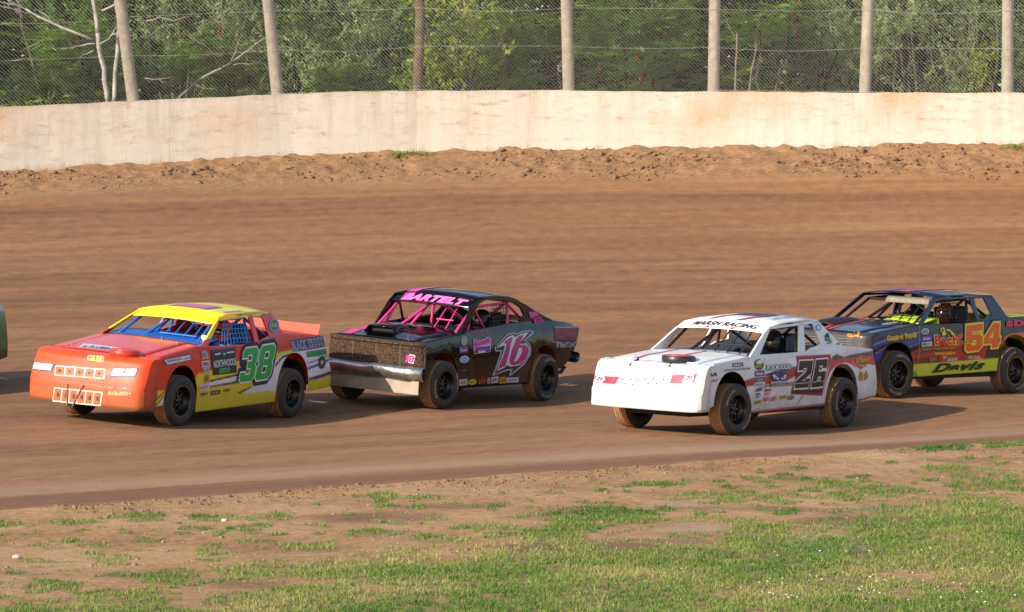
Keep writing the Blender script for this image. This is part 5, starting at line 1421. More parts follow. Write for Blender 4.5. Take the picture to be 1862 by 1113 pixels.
net(c54, '#1a1a1c', [(.35, 1.07), (-.35, 1.08), (-.30, 1.39), (.15, 1.39)], 8, 6)
# low teardrop scoop
mb = MB(); P = []
for k, x in enumerate(np.linspace(1.80, .98, 9)):
    w = .26 * (1 - .5 * (k / 8) ** 2); hh = .075 * math.sin(math.pi * min(1, (k + 2.2) / 10.2)) ** .8
    P.append([(x - .05 * abs(y) ** 2, -.28 + y * w, c54.hz(x, -.28 + y * w) + .009 + hh * (1 - abs(y) ** 2.5)) for y in np.linspace(-1, 1, 11)])
mb.grid(P); mb.build("hood_scoop", BLACK, c54.hood, True, solid=.006)
for y0, w_ in ((-.12, .09), (.02, .06)): decal(c54, "hood_stripe", [[(0, 0), (1, 0), (1, .7), (0, 1)]], (2.0, y0), (-1.1, -.06), (0, w_), '#c83c30', lambda a, b: (a, b, c54.hz(a, b) + .018), c54.hood)
decal(c54, "hood_lettering", strokes(7, 5), (1.3, .52), (-.32, .02), (0, -.06), '#dfe3ea', lambda a, b: (a, b, c54.hz(a, b) + .018), c54.hood)
decal(c54, "roof_stripe", RECT, (.33, -.1), (-1.2, .1), (0, .22), '#c8453a', c54.rmap(.004), c54.roof); decal(c54, "roof_stripe", RECT, (.33, -.3), (-1.2, .1), (0, .12), '#4a50b8', c54.rmap(.004), c54.roof)
decal(c54, "roof_lettering", strokes(9, 21), (.345, -.42), (0, .8), (-.05, 0), '#8a8ae0', c54.rmap(.006), c54.roof)
hood_pins(c54, [(2.0, .45), (1.95, -.5), (1.0, .6)])
number2(c54, 'f', 'a6', ['5', '4'], [((352, 738), (436, 744), (374, 676)), ((446, 744), (524, 732), (462, 676))], '#e88f2a', [])
for k in range(5):
    z_ = .70 + k * .036; mb = MB(); mb.tube([(c54.nose_x(y, z_) + .006, y, z_) for y in np.linspace(-.62, .62, 13)], .006, 5); mb.build("grille_bar", simple('grille_grey', '#8c8378', .6, .2, 12, .25), c54.nose)
number2(c54, 's', 'z7', ['5', '4'], [((1228, 628), (1372, 610), (1238, 398)), ((1385, 598), (1530, 585), (1402, 382))], '#f0681c', [(.13, '#161f4a'), (.075, '#f4e02a')])
put(c54, 's', "lettering", "Bach", 'b3', (1095, 432), (1590, 420), (1075, 205), '#f2e23a', 1, .10); put(c54, 's', "lettering", "Bach", 'b3', (1105, 420), (1580, 410), (1088, 218), '#d8282c', 2, .045)
puto(c54, 's', "excavator_logo", 'b3', [(1215, 80), (1285, 55), (1300, 90), (1330, 190), (1320, 225), (1255, 220), (1250, 165), (1220, 130)], '#f2e23a', 0); puto(c54, 's', "excavator_logo", 'b3', [(1235, 90), (1275, 85), (1285, 140), (1250, 150)], '#141a34', 1); puto(c54, 's', "excavator_logo", 'b3', [(1325, 115), (1360, 92), (1430, 120), (1500, 195), (1495, 215), (1440, 205), (1420, 150), (1365, 128)], '#f2e23a', 0)
illegible(c54, 's', 'b3', (1100, 512), (1530, 490), (1100, 470), '#b8b040', 13, 6, 0); illegible(c54, 's', 'b3', (1105, 615), (1520, 600), (1105, 568), '#f0e42c', 12, 7, 0)
put(c54, 's', "lettering", "Central Feeds", 'b3', (135, 340), (740, 265), (125, 225), '#f4e234', 1, .09); put(c54, 's', "lettering", "Central Feeds", 'b3', (145, 330), (730, 260), (137, 235), '#e8891c', 2, .02)
put(c54, 's', "lettering", "Davis", 'z7', (935, 815), (1395, 780), (955, 735), '#0f110c', 1, .05, .35)
put(c54, 's', "lettering", "SD", 'z7', (1588, 412), (1750, 405), (1588, 350), '#5a1430', 1, .10); put(c54, 's', "lettering", "SD", 'z7', (1592, 408), (1748, 400), (1592, 354), '#e83a68', 2, .06)
sticker(c54, 's', 'b3', (830, 215), (1000, 195), (815, 85), '#b9c0cc', '#6a3f5a', 4, 2, oval=True); sticker(c54, 's', 'b3', (850, 340), (1040, 320), (842, 248), '#8a5ab8', '#e8e0f0', 5, 3, text="Hoosier"); sticker(c54, 's', 'b3', (838, 455), (1050, 430), (835, 365), '#cfd0d4', '#7a8088', 5, 4)
put(c54, 's', "sticker", RECT, 'b3', (850, 430), (915, 422), (850, 378), '#1f9a52', 2); sticker(c54, 's', 'b3', (845, 535), (1025, 520), (845, 480), '#7a6a64', '#a8988e', 5, 5); sticker(c54, 's', 'b3', (1360, 738), (1552, 722), (1362, 690), '#c9ccd6', '#5a6478', 7, 6); illegible(c54, 's', 'b3', (1610, 720), (1770, 705), (1620, 660), '#3a5a9a', 4, 7, 0)
put(c54, 's', "lettering", "FO DAL", 'z7', (1262, 692), (1368, 688), (1262, 666), '#e6e2dc', 0, .03); sticker(c54, 's', 'b3', (985, 770), (1140, 750), (985, 650), '#8a4a32', '#b08a70', 4, 8); sticker(c54, 's', 'b3', (1260, 700), (1340, 690), (1262, 640), '#b09084', '#d8c8c0', 2, 9)
driver(c54, '#2a2420', '#8e3c1c', '#26221e', "driver in a dark suit and rust orange helmet inside the number 54 car")

# ================= green car leaving the frame
sp_g = dict(sp26); sp_g.update(W=.82, base='#0f6a40', xr=-2.30, rake=.06, bars=[.1, .3, .5], cage='#15151a', seat='#1a1a1e', ring='#101014', tyreletters=False)
G_M = paint('green_paint', '#11754a', .3, 0, .2, .5)
cg_ = car_base('green', sp_g, "green stock car at the head of the pack, only its tail in view", lambda c: [([(-2.5, .2), (3, .2), (3, .52), (-2.5, .52)], '#0c0f10')], .3, .3, G_M, G_M, G_M, G_M, paint('green_tail', '#11754a', .3, 0, .2, .5), spoiler=('#4a4d50', .09, .0))
cg_.cabin = greenhouse(cg_, H26, G_M)
dash(cg_, paint('black_dash', '#17171a', .55), .98, .60, 1.06)
driver(cg_, '#1c3c2c', '#e8e8e8', '#202020', "driver in a white helmet inside the green car")

# ------------------------------------------------------------------ vegetation behind the fence
def leaf_mat(name, c_dark, c_light, trans=.35):
    m, t, b = nt(name)
    at = N(t, "ShaderNodeAttribute"); at.attribute_name = "tint"
    sp = N(t, "ShaderNodeSeparateColor"); t.links.new(at.outputs["Color"], sp.inputs[0])
    oi = N(t, "ShaderNodeObjectInfo")
    f = mth(t, 'ADD', mth(t, 'MULTIPLY', sp.outputs[0], .8), mth(t, 'MULTIPLY', oi.outputs["Random"], .2))
    c = mixc(t, f, lin(c_dark), lin(c_light))
    t.links.new(c, b.inputs["Base Color"]); b.inputs["Roughness"].default_value = .5
    b.inputs["Specular IOR Level"].default_value = .35
    tr = N(t, "ShaderNodeBsdfTranslucent"); t.links.new(mixc(t, .5, c, lin('#9fb040')), tr.inputs[0])
    mx = N(t, "ShaderNodeMixShader"); mx.inputs[0].default_value = trans
    out = t.nodes["Material Output"]
    t.links.new(b.outputs[0], mx.inputs[1]); t.links.new(tr.outputs[0], mx.inputs[2]); t.links.new(mx.outputs[0], out.inputs[0])
    return m
LEAF_SUMAC = leaf_mat('sumac_leaf', '#33591c', '#93b84a')
LEAF_WILLOW = leaf_mat('willow_leaf', '#45652c', '#b0be88', .3)
LEAF_YELLOW = leaf_mat('yellow_green_leaf', '#5f7a24', '#b4bc44')
LEAF_DARK = leaf_mat('deep_wood_leaf', '#253c16', '#64893a', .25)
LEAF_BACK = leaf_mat('painted_shade_leaf', '#182410', '#33491f', .15)  # darker leaf colour paints in the shade between the trees at the back
BARK = simple('grey_brown_bark', '#6f6153', .9, 0, 9, .3, .6, '#3d342b')
BARK_P = simple('pale_dead_bark', '#a3968a', .85, 0, 8, .3, .5, '#6e6258')
BIRCH = simple('birch_bark', '#c6bdb2', .8, 0, 5, .22, .3, '#5f564d')
CONE_M = simple('sumac_seed_red', '#9c2a22', .9, 0, 60, .3, .8, '#5c1512')

def rot_from(dirs, rng, roll=None):
    """orthonormal frames with first axis along dirs (n,3)"""
    d = dirs / np.linalg.norm(dirs, axis=1, keepdims=True)
    r = rng.normal(size=d.shape); a = np.cross(d, r); a /= np.linalg.norm(a, axis=1, keepdims=True)
    return d, a, np.cross(d, a)
def leaves(pos, dirs, length, width, tint, rng, up=None):
    """diamond leaves: pos (n,3) base, dirs (n,3)"""
    d, a, n_ = rot_from(dirs, rng)
    if up is not None:                                   # keep the blade roughly facing up
        a = np.cross(d, up); a /= np.maximum(np.linalg.norm(a, axis=1, keepdims=True), 1e-6)
    L = np.asarray(length)[:, None]; Wd = np.asarray(width)[:, None]
    v = np.stack([pos, pos + d * L * .45 + a * Wd * .5, pos + d * L, pos + d * L * .45 - a * Wd * .5], 1).reshape(-1, 3)
    k = len(pos)
    return v, np.arange(k * 4).reshape(k, 4), np.repeat(np.stack([tint] * 3, 1), 4, 0)
def crown_points(n, rng, rx, ry, h0, h1, lumps=9):
    c = np.stack([rng.uniform(-rx, rx, lumps) * .65, rng.uniform(-ry, ry, lumps) * .6, rng.uniform(h0, h1, lumps)], 1)
    r = rng.uniform(.45, .85, lumps)
    i = rng.integers(0, lumps, n)
    u = rng.normal(size=(n, 3)); u /= np.linalg.norm(u, axis=1, keepdims=True)
    rad = rng.uniform(.25, 1, (n, 1)) ** .5
    return c[i] + u * rad * (r[i, None] * np.array([rx * .6, ry * .6, .9])), c
def stems(mb, tips, rng, base_r=.05, n=5):
    for k in range(n):
        tip = tips[k % len(tips)]
        b = np.array([rng.uniform(-.25, .25), rng.uniform(-.25, .25), -.3])
        pts = [b + (tip - b) * q + rng.normal(size=3) * .07 * math.sin(math.pi * q) for q in np.linspace(0, 1, 7)]
        mb.tube(pts, list(np.linspace(base_r, base_r * .25, 7)), 6)
def sumac(seed, rx=1.3, h=3.6, n_tip=62):
    rng = np.random.default_rng(seed)
    tips, c = crown_points(n_tip, rng, rx, 1.0, h * .35, h * .92)
    V, F, T = [], [], []; off = 0
    for tp in tips:
        base = rng.uniform(.1, .95)
        for k in range(rng.integers(8, 12)):
            az = rng.uniform(0, 6.28); el = rng.uniform(-.2, .9)
            d = np.array([math.cos(az) * math.cos(el), math.sin(az) * math.cos(el), math.sin(el)]); Lf = rng.uniform(.32, .52)
            q = np.linspace(.22, 1, 8)
            ax = tp + d * (q * Lf)[:, None]; ax[:, 2] -= .22 * (q * Lf) ** 2 * 2.2
            sd = np.cross(d, [0, 0, 1.]); sd /= np.linalg.norm(sd) + 1e-6
            pos = np.concatenate([ax, ax]); dr = np.concatenate([np.tile(d * .5 + sd, (8, 1)), np.tile(d * .5 - sd, (8, 1))]) + rng.normal(size=(16, 3)) * .12
            dr[:, 2] -= .25
            upv = np.tile(np.array([0, 0, 1.]) + rng.normal(size=3) * .25, (16, 1))
            v, f, t = leaves(pos, dr, rng.uniform(.11, .16, 16), rng.uniform(.034, .048, 16), np.clip(base + rng.normal(size=16) * .12, 0, 1), rng, upv)
            V.append(v); F.append(f + off); T.append(t); off += len(v)
    return np.concatenate(V), np.concatenate(F), np.concatenate(T), tips, c
def willow(seed, rx=1.4, h=3.8, n_tw=210, L=.075, Wd=.02, per=34):
    rng = np.random.default_rng(seed)
    tw, c = crown_points(n_tw, rng, rx, 1.0, h * .3, h * .95)
    V, F, T = [], [], []; off = 0
    for p in tw:
        d = rng.normal(size=3); d[2] = abs(d[2]) * .8 + .2; d /= np.linalg.norm(d); ln = rng.uniform(.3, .6)
        q = rng.uniform(0, 1, per)
        pos = p + d * (q * ln)[:, None] + rng.normal(size=(per, 3)) * .02
        dr = rng.normal(size=(per, 3)) + d * 1.2
        b = rng.uniform(0, .9)
        v, f, t = leaves(pos, dr, rng.uniform(.7, 1.3, per) * L, rng.uniform(.8, 1.2, per) * Wd, np.clip(b + rng.normal(size=per) * .25, 0, 1), rng)
        V.append(v); F.append(f + off); T.append(t); off += len(v)
    return np.concatenate(V), np.concatenate(F), np.concatenate(T), tw, c
def plant(name, gen, seed, mat, label, cat, group, u, D, scale=1., bark=BARK, cones=0, rz=0, src=None, **kw):
    x = (u - CX) / FPX * D; z = float(np.interp(x, WX, WZ)) - .15
    mw = Matrix.Translation((x, D, z)) @ Matrix.Rotation(rz, 4, 'Z') @ Matrix.Diagonal((scale, scale, scale, 1))
    root = empty(name, mw); tag(root, label, cat, group)
    if src is None:
        V, F, T, tips, c = gen(seed, **kw)
        cr = np_mesh("crown", V, F, mat, root, cols=T)
        mb = MB(); rng = np.random.default_rng(seed + 1); stems(mb, list(c), rng, .045, 7)
        tr = mb.build("trunk", bark, root, True)
    else:
        for part in src[0].children:
            if part.name.split('.')[0] in ('crown', 'trunk'):
                q = part.copy(); COL.objects.link(q); q.parent = root
        tips = src[1]
    rng = random.Random(seed + u)
    front = sorted(tips, key=lambda p: p[1])[: max(8, len(tips) // 3)]
    for k in range(cones):
        p = rng.choice(front)
        o = bpy.data.objects.new("seed_cone", CONE_MESH); COL.objects.link(o); o.parent = root
        o.location = (p[0], p[1], p[2] + .10); o.rotation_euler = (rng.uniform(-.2, .2), rng.uniform(-.2, .2), rng.uniform(0, 6))
    return root, tips
mb = MB(); mb.lathe_z([(.004, -.02), (.028, .02), (.034, .06), (.026, .12), (.012, .165), (.001, .18)], (0, 0, 0), 9)
mb.v = [(a * random.uniform(.85, 1.15), b * random.uniform(.85, 1.15), c) for a, b, c in mb.v]
tmp = mb.build("seed_cone", CONE_M, None, True); CONE_MESH = tmp.data; bpy.data.objects.remove(tmp)

G1, G2, G3, G4 = "sumac shrubs behind the fence", "willow shrubs behind the fence", "taller trees of the wood edge", "yellow green saplings at the fence"
LS = "dark green sumac shrub with red seed cones behind the fence"
LW = "grey green willow shrub with narrow leaves behind the fence"
LSX = {180: "dark green sumac shrub right behind the two birch trunks", 1040: "dark green sumac shrub behind the bare reddish branches", 1390: "sumac shrub with many red cones behind the thin forked pale stems", 640: "shortest sumac shrub, with red cones, in front of the grey green willows",
       940: "dark green sumac shrub next to the yellow green sapling of the dark post"}
s1 = plant("sumac_shrub", sumac, 101, LEAF_SUMAC, "dark green sumac shrub under the long bare limb of the birch", "shrub", G1, 60, 94.2, 1.0, cones=5)
s2 = plant("sumac_shrub", sumac, 102, LEAF_SUMAC, "bright green sumac shrub with red cones behind the leaning dead tree", "shrub", G1, 335, 94.6, .92, cones=5, h=3.4)
s3 = plant("sumac_shrub", sumac, 103, LEAF_SUMAC, LS, "shrub", G1, 1150, 94.8, 1.0, cones=6, rx=1.5)
for u, D, sc, rz, src, nc in ((-90, 94.0, 1.0, 2, s2, 2), (180, 94.9, .95, 1.3, s3, 4), (940, 94.9, .95, 2.2, s1, 4), (1040, 95.4, 1.0, 4.0, s2, 4), (1390, 94.9, 1.08, .9, s2, 6), (1260, 95.4, .95, 3.1, s1, 3), (1960, 95, 1.0, 2.0, s1, 2), (480, 95.6, 1.0, 5.0, s3, 3), (640, 94.6, .72, 2.6, s2, 4)):
    plant("sumac_shrub", None, int(u) + 500, None, LSX.get(u, LS), "shrub", G1, u, D, sc, rz=rz, src=src, cones=nc)
LWX = {420: "grey green willow shrub behind the tip of the leaning dead tree", 1790: "grey green willow shrub behind the single thin bare sapling", 850: "grey green willow shrub behind the yellow green sapling of the dark post"}
w1 = plant("willow_shrub", willow, 201, LEAF_WILLOW, LW, "shrub", G2, 560, 95.2, 1.05)
w2 = plant("willow_shrub", willow, 202, LEAF_WILLOW, LW, "shrub", G2, 1660, 95.0, 1.05, rx=1.6)
for u, D, sc, rz, src in ((420, 95.8, 1.0, 2., w2), (680, 95.8, 1.05, 1., w2), (1500, 95.5, 1.05, 3., w1), (1790, 95.2, 1.05, 5., w1), (1900, 96, 1.1, 1., w2), (1590, 96.2, 1.15, 4.2, w1), (280, 96.3, 1.1, .4, w1), (850, 96.4, 1.1, 2.7, w1)):
    plant("willow_shrub", None, int(u) + 700, None, LWX.get(u, LW), "shrub", G2, u, D, sc, rz=rz, src=src)
y1 = plant("yellow_sapling", willow, 301, LEAF_YELLOW, "yellow green leafy sapling climbing beside the dark weathered post", "sapling", None, 825, 93.4, 1.0, rx=1.05, h=3.7, n_tw=170, L=.12, Wd=.06, per=16)
y2 = plant("yellow_sapling", willow, 302, LEAF_YELLOW, "small yellow green bush growing low behind the fence", "bush", None, 1772, 93.6, .75, rx=.6, h=2.9, n_tw=50, L=.09, Wd=.045, per=14)
y3 = plant("yellow_sapling", willow, 303, LEAF_YELLOW, "low yellow green weed bush beside the pale birch trunks", "bush", None, 460, 93.5, .62, rx=.5, h=3.0, n_tw=45, L=.09, Wd=.045, per=14)
t1 = plant("wood_edge_tree", willow, 401, LEAF_DARK, "tall dense green tree at the edge of the wood", "tree", G3, 120, 99, 1.0, rx=2.3, h=6.6, n_tw=420, L=.13, Wd=.06, per=22)
t2 = plant("wood_edge_tree", willow, 402, LEAF_DARK, "tall dense green tree at the edge of the wood", "tree", G3, 520, 100, 1.0, rx=2.4, h=7.0, n_tw=430, L=.12, Wd=.055, per=22)
for u, D, sc, rz, src in ((-120, 100, 1., 1., t2), (320, 99.5, 1.02, 2., t1), (760, 99.2, 1., 3., t1), (960, 100, 1.05, 4., t2), (1160, 99.4, 1.0, 5., t1), (1350, 100, 1.05, .5, t2), (1540, 99.3, 1.0, 1.5, t1), (1730, 100, 1.0, 2.5, t2), (1930, 99.5, 1.0, 3.5, t1)):
    plant("wood_edge_tree", None, int(u) + 900, None, "tall dense green tree at the edge of the wood", "tree", G3, u, D, sc, rz=rz, src=src)

# bare and birch stems that show through the mesh
def limb(mb, a, b, r0, r1, rng, bend=.1, twigs=0):
    a, b = np.array(a), np.array(b); L = np.linalg.norm(b - a)
    pts = [a + (b - a) * q + rng.normal(size=3) * bend * L * .25 * math.sin(math.pi * q) for q in np.linspace(0, 1, 7)]
    mb.tube(pts, list(np.linspace(r0, r1, 7)), 7)
    for k in range(twigs):
        i = rng.integers(2, 6); d = (b - a) / L + rng.normal(size=3) * .55; d[1] *= .5
        e = pts[i] + d * L * rng.uniform(.2, .45)
        mb.tube([pts[i], (pts[i] + e) / 2 + rng.normal(size=3) * .03, e], [r1 * 1.1, r1 * .8, r1 * .35], 5)
def px(u, v, D): return at_depth(u, v, D)
def bare_tree(name, label, D, trunk_segs, limbs, mat, seed):
    rng = np.random.default_rng(seed)
    u0, v0 = trunk_segs[0][0]
    x = (u0 - CX) / FPX * D; z = float(np.interp(x, WX, WZ)) - .15
    root = empty(name, Matrix.Translation((x, D, z))); tag(root, label, "tree")
    O_ = np.array([x, D, z])
    mb = MB()
    for (p, q, r0, r1) in trunk_segs:
        A_ = px(*p, D) - O_; B_ = px(*q, D) - O_
        limb(mb, A_, B_, r0, r1, rng, .05)
    mb.tube([(0, 0, -.2), tuple(px(*trunk_segs[0][0], D) - O_)], trunk_segs[0][2], 8)
    mb.build("trunk", mat, root, True)
    mb = MB()
    for (p, q, r0, r1, tw) in limbs: limb(mb, px(*p, D) - O_, px(*q, D) - O_ + rng.normal(size=3) * (0, .3, 0), r0, r1, rng, .12, tw)
    mb.build("crown", mat, root, True)
bare_tree("birch_tree", "pale birch with two slender trunks and bare limbs behind the fence", 93.3, [((197, 190), (178, 60), .055, .048), ((178, 60), (165, -60), .048, .04), ((207, 190), (214, 80), .05, .04), ((214, 80), (222, -30), .04, .03)],
    [((168, 72), (20, 5), .035, .012, 5), ((172, 80), (105, 88), .018, .006, 2), ((180, 82), (235, 50), .02, .008, 2), ((170, 92), (140, 105), .014, .005, 1), ((185, 20), (285, -20), .025, .01, 3), ((20, 5), (-40, -30), .012, .006, 1)], BIRCH, 5)
bare_tree("dead_tree", "leaning dead tree with bare grey branches behind the fence", 93.4, [((325, 178), (362, 145), .03, .028), ((362, 145), (420, 115), .03, .024), ((420, 115), (487, 65), .022, .012)],
    [((420, 115), (438, 70), .018, .006, 3), ((438, 70), (455, 10), .010, .004, 3), ((405, 125), (380, 95), .012, .004, 3), ((425, 118), (478, 112), .012, .004, 3), ((262, 142), (320, 152), .012, .006, 2), ((345, 150), (400, 165), .012, .004, 2), ((405, 60), (400, 0), .008, .003, 3), ((265, 38), (350, 30), .014, .005, 3), ((395, 100), (335, 60), .008, .003, 4), ((440, 60), (395, 40), .007, .003, 4)], BARK_P, 6)
bare_tree("forked_sapling", "thin forked pale stems rising behind the fence under red seed cones", 93.7, [((1337, 180), (1340, 60), .022, .014), ((1360, 180), (1376, 80), .02, .012)],
    [((1340, 75), (1310, 15), .010, .005, 1), ((1365, 130), (1395, 100), .012, .005, 1), ((1372, 85), (1385, 20), .010, .005, 2)], BARK_P, 7)
bare_tree("thin_sapling", "single thin bare sapling stem close to a pale post", 93.6, [((1803, 180), (1815, 90), .013, .010), ((1815, 90), (1808, -20), .010, .006)], [((1812, 60), (1780, 48), .005, .002, 1)], BARK_P, 8)
bare_tree("bare_shrub", "bare reddish branches leaning behind the mesh between two pale posts", 93.6, [((1022, 175), (1010, 105), .012, .010), ((1010, 105), (958, 45), .010, .005)], [((1060, 100), (1140, 50), .008, .003, 2), ((1075, 85), (1110, 45), .006, .003, 1), ((1030, 112), (1060, 100), .01, .008, 0)], BARK, 9)

# the mass of the wood further back
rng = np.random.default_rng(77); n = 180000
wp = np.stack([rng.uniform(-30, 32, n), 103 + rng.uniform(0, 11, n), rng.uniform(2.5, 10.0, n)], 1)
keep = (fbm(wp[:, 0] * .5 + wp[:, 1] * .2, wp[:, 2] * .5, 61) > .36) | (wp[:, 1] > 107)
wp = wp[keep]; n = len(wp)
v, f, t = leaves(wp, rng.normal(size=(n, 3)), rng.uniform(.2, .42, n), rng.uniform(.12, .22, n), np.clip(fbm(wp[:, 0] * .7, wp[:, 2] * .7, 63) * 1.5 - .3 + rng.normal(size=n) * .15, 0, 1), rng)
tag(np_mesh("wood_foliage", v, f, LEAF_BACK, cols=t), "dense mass of leaves coloured dark for shade deep in the wood", "foliage", kind="stuff")

# ------------------------------------------------------------------ infield grass, clods, stones
def grass_mat():
    m, t, b = nt('grass_blade')
    at = N(t, "ShaderNodeAttribute"); at.attribute_name = "tint"
    sp = N(t, "ShaderNodeSeparateColor"); t.links.new(at.outputs["Color"], sp.inputs[0])
    c = ramp(t, sp.outputs[0], [(0, lin('#40652a')), (.35, lin('#628438')), (.7, lin('#8a964e')), (1, lin('#b3a76e'))])
    t.links.new(c, b.inputs["Base Color"]); b.inputs["Roughness"].default_value = .6; b.inputs["Specular IOR Level"].default_value = .2
    tr = N(t, "ShaderNodeBsdfTranslucent"); t.links.new(c, tr.inputs[0]); mx = N(t, "ShaderNodeMixShader"); mx.inputs[0].default_value = .35
    t.links.new(b.outputs[0], mx.inputs[1]); t.links.new(tr.outputs[0], mx.inputs[2]); t.links.new(mx.outputs[0], t.nodes["Material Output"].inputs[0])
    return m
GRASS_M = grass_mat()
rng = np.random.default_rng(5)
M_ = 2150000
gx = rng.uniform(-10.5, 12.5, M_); gyy = rng.uniform(36, 61, M_)
ok = (gyy < inner_y(gx) - .05)
gx, gyy = gx[ok], gyy[ok]
zz = infield_z(gx, gyy); cgx = cover(gx, gyy, zz)[0]
tuft = fbm(gx * 9, gyy * 9, 71, 2)
ok = rng.uniform(size=len(gx)) < cgx * np.clip((tuft - .34) * 4.0, .05, 1) * .8
gx, gyy, zz, cgx, tuft = gx[ok], gyy[ok], zz[ok], cgx[ok], tuft[ok]
n = len(gx)
az = rng.uniform(0, 6.28, n); hgt = rng.uniform(.014, .044, n) * (.35 + .6 * tuft + .4 * cgx) * (1 + .8 * (rng.uniform(size=n) > .97)); ln = rng.normal(size=(n, 2)) * .55
wd = rng.uniform(.003, .006, n)
base = np.stack([gx, gyy, zz - .004], 1); side_ = np.stack([np.cos(az) * wd, np.sin(az) * wd, np.zeros(n)], 1)
mid = base + np.stack([ln[:, 0] * hgt * .3, ln[:, 1] * hgt * .3, hgt * .6], 1); tip = base + np.stack([ln[:, 0] * hgt, ln[:, 1] * hgt, hgt], 1)
V = np.stack([base - side_, base + side_, mid + side_ * .7, tip, mid - side_ * .7], 1).reshape(-1, 3)
i5 = np.arange(n)[:, None] * 5
F = np.concatenate([i5 + np.array([0, 1, 2, 4])]).reshape(-1, 4); F2 = i5 + np.array([4, 2, 3, 3])
Ft = np.concatenate([i5 + np.array([0, 1, 2]), i5 + np.array([0, 2, 4]), i5 + np.array([4, 2, 3])])
tone = np.clip(.36 + (fbm(gx * .9, gyy * .7, 81) - .5) * 1.1 + np.clip((52 - gyy) * .03, -.1, .22) + rng.normal(size=n) * .16 + .25 * (rng.uniform(size=n) > .9), 0, 1)
tag(np_mesh("grass", V, Ft, GRASS_M, cols=np.repeat(np.stack([tone] * 3, 1), 5, 0), k=3), "short patchy green grass on the infield", "grass", kind="stuff")

def lumps(name, P, R, mat, label, seed):
    rng = np.random.default_rng(seed)
    bm = bmesh.new(); bmesh.ops.create_icosphere(bm, subdivisions=1, radius=1.0)
    iv = np.array([v.co[:] for v in bm.verts]); jf = np.array([[v.index for v in f.verts] for f in bm.faces]); bm.free()
    n = len(P); k = len(iv)
    a = rng.uniform(0, 6.28, n); ca, sa = np.cos(a), np.sin(a)
    vv = iv[None] * (1 + rng.normal(size=(n, k, 1)) * .22) * np.stack([rng.uniform(.8, 1.5, n), rng.uniform(.7, 1.2, n), rng.uniform(.5, .85, n)], 1)[:, None] * R[:, None, None]
    x = vv[..., 0] * ca[:, None] - vv[..., 1] * sa[:, None]; y = vv[..., 0] * sa[:, None] + vv[..., 1] * ca[:, None]
    vv = np.stack([x, y, vv[..., 2]], -1) + P[:, None]
    ff = jf[None] + (np.arange(n) * k)[:, None, None]
    return tag(np_mesh(name, vv.reshape(-1, 3), ff.reshape(-1, 3), mat, k=3), label, "clods", kind="stuff")
CLOD_M = simple('dry_clod', '#927052', .95, 0, 5, .25, .5, '#664a32')
rng = np.random.default_rng(15)
n = 3600; x = rng.uniform(-12, 13, n); d = rng.beta(1.6, 2.0, n) * 2.0
y = wall_y(x) - d; k = fbm(x * .8, d * 1.5, 91) > .47; x, y, d = x[k], y[k], d[k]
R = np.clip(rng.lognormal(-4.15, .62, len(x)), .006, .085)
z = gz(x, y) + berm(x, d)
lumps("berm_clods", np.stack([x, y, z + R * .15], 1), R, CLOD_M, "loose dirt clods thrown against the foot of the wall", 16)
n = 7000; x = rng.uniform(-7.5, 9, n); d = np.abs(rng.normal(size=n)) * 1.2 + rng.uniform(-.15, .3, n)
y = inner_y(x) - d; k = (fbm(x * .9, y * .9, 92) > .5); x, y, d = x[k], y[k], d[k]
R = np.clip(rng.lognormal(-4.85, .6, len(x)), .004, .04)
z = np.where(d > 0, infield_z(x, y), gz(x, y))
lumps("infield_clods", np.stack([x, y, z + R * .1], 1), R, CLOD_M, "small dirt clods along the inside edge of the track", 17)
n = 1500; x = rng.uniform(-7.5, 8.5, n); y = rng.uniform(42, 60, n); k = y < inner_y(x) - .5; x, y = x[k], y[k]
R = np.clip(rng.lognormal(-4.7, .5, len(x)), .004, .03)
lumps("infield_pebbles", np.stack([x, y, infield_z(x, y) + R * .1], 1), R, simple('pebble_grey', '#a8917a', .9, 0, 5, .3, 0, '#6e5844'), "scattered small pebbles on the bare infield soil", 18)
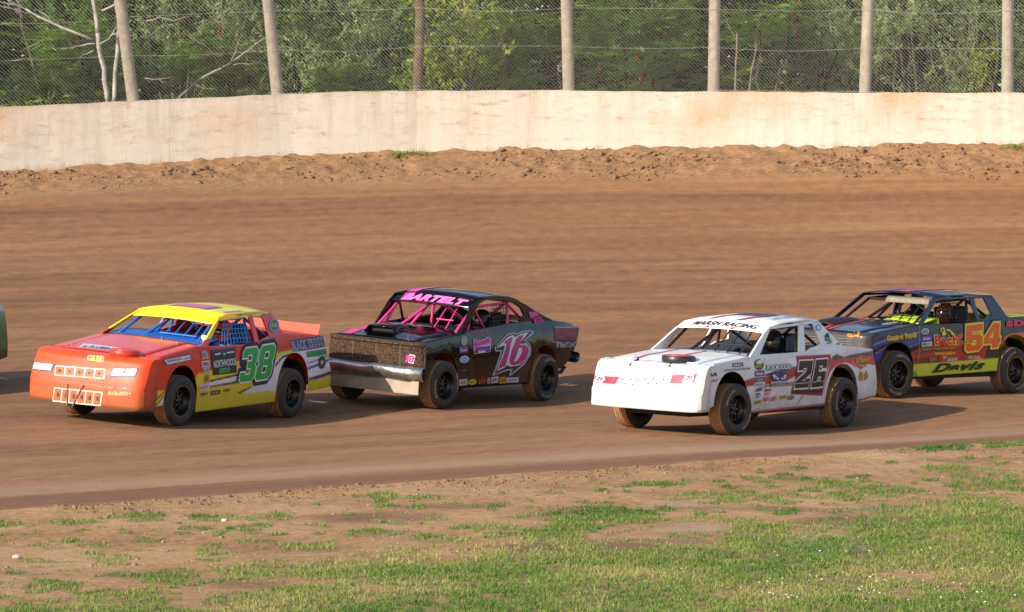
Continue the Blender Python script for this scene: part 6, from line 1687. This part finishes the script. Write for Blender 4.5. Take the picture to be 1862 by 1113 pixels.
def stone(u, v, r, mat, label):
    p = ground_hit(u, v); z = float(infield_z(np.array(p[0]), np.array(p[1])))
    bm = bmesh.new(); bmesh.ops.create_icosphere(bm, subdivisions=2, radius=1)
    rg = random.Random(u)
    for q in bm.verts: q.co = Vector((q.co.x * 1.2, q.co.y, q.co.z * .75)) * r * rg.uniform(.88, 1.1)
    me = bpy.data.meshes.new("stone"); bm.to_mesh(me); bm.free(); me.materials.append(mat)
    o = bpy.data.objects.new("stone", me); COL.objects.link(o); o.location = (p[0], p[1], z + r * .35); tag(o, label, "stone")
PALE = simple('pale_stone', '#d8c2b4', .85, 0, 9, .25, .3, '#a88f80')
stone(30, 1017, .035, PALE, "pale rounded stone lying on the bare soil near small grass tufts")
stone(408, 953, .028, PALE, "small pale stone beside a grass tuft near the track edge")
# white clover heads in the lawn
CL_M = simple('clover_white', '#e6e2dc', .8, 0, 30, .2)
rng = np.random.default_rng(19); P = []
for k in range(70):
    u, v = (rng.uniform(1380, 1800), rng.uniform(1055, 1108)) if k < 50 else (rng.uniform(1300, 1860), rng.uniform(1000, 1110))
    p = ground_hit(u, v); P.append((p[0], p[1], float(infield_z(np.array(p[0]), np.array(p[1]))) + .05))
o = lumps("clover_flowers", np.array(P), rng.uniform(.006, .011, len(P)), CL_M, "tiny white clover flowers in the lawn", 20); o["category"] = "flowers"
# tufts at the foot of the wall
rng = np.random.default_rng(23); V, F, T = [], [], []; off = 0
for (u, v, w) in ((750, 282, .18), (722, 286, .08), (1852, 281, .10)):
    p = at_depth(u, v, 90.9); 
    x0 = p[0]; y0 = float(wall_y(x0)) - .35; z0 = float(gz(np.array(x0), np.array(y0))) + float(berm(np.array(x0), np.array(.35)))
    k = int(700 * w); pos = np.stack([x0 + rng.normal(size=k) * w, y0 + rng.normal(size=k) * .08, np.full(k, z0)], 1)
    dr = rng.normal(size=(k, 3)) * .6 + (0, 0, 1)
    a, b, c = leaves(pos, dr, rng.uniform(.06, .14, k), rng.uniform(.01, .02, k), rng.uniform(.1, .6, k), rng)
    V.append(a); F.append(b + off); T.append(c); off += len(a)
tag(np_mesh("wall_weeds", np.concatenate(V), np.concatenate(F), GRASS_M, cols=np.concatenate(T)), "small green weeds at the foot of the concrete wall", "weeds", kind="stuff")
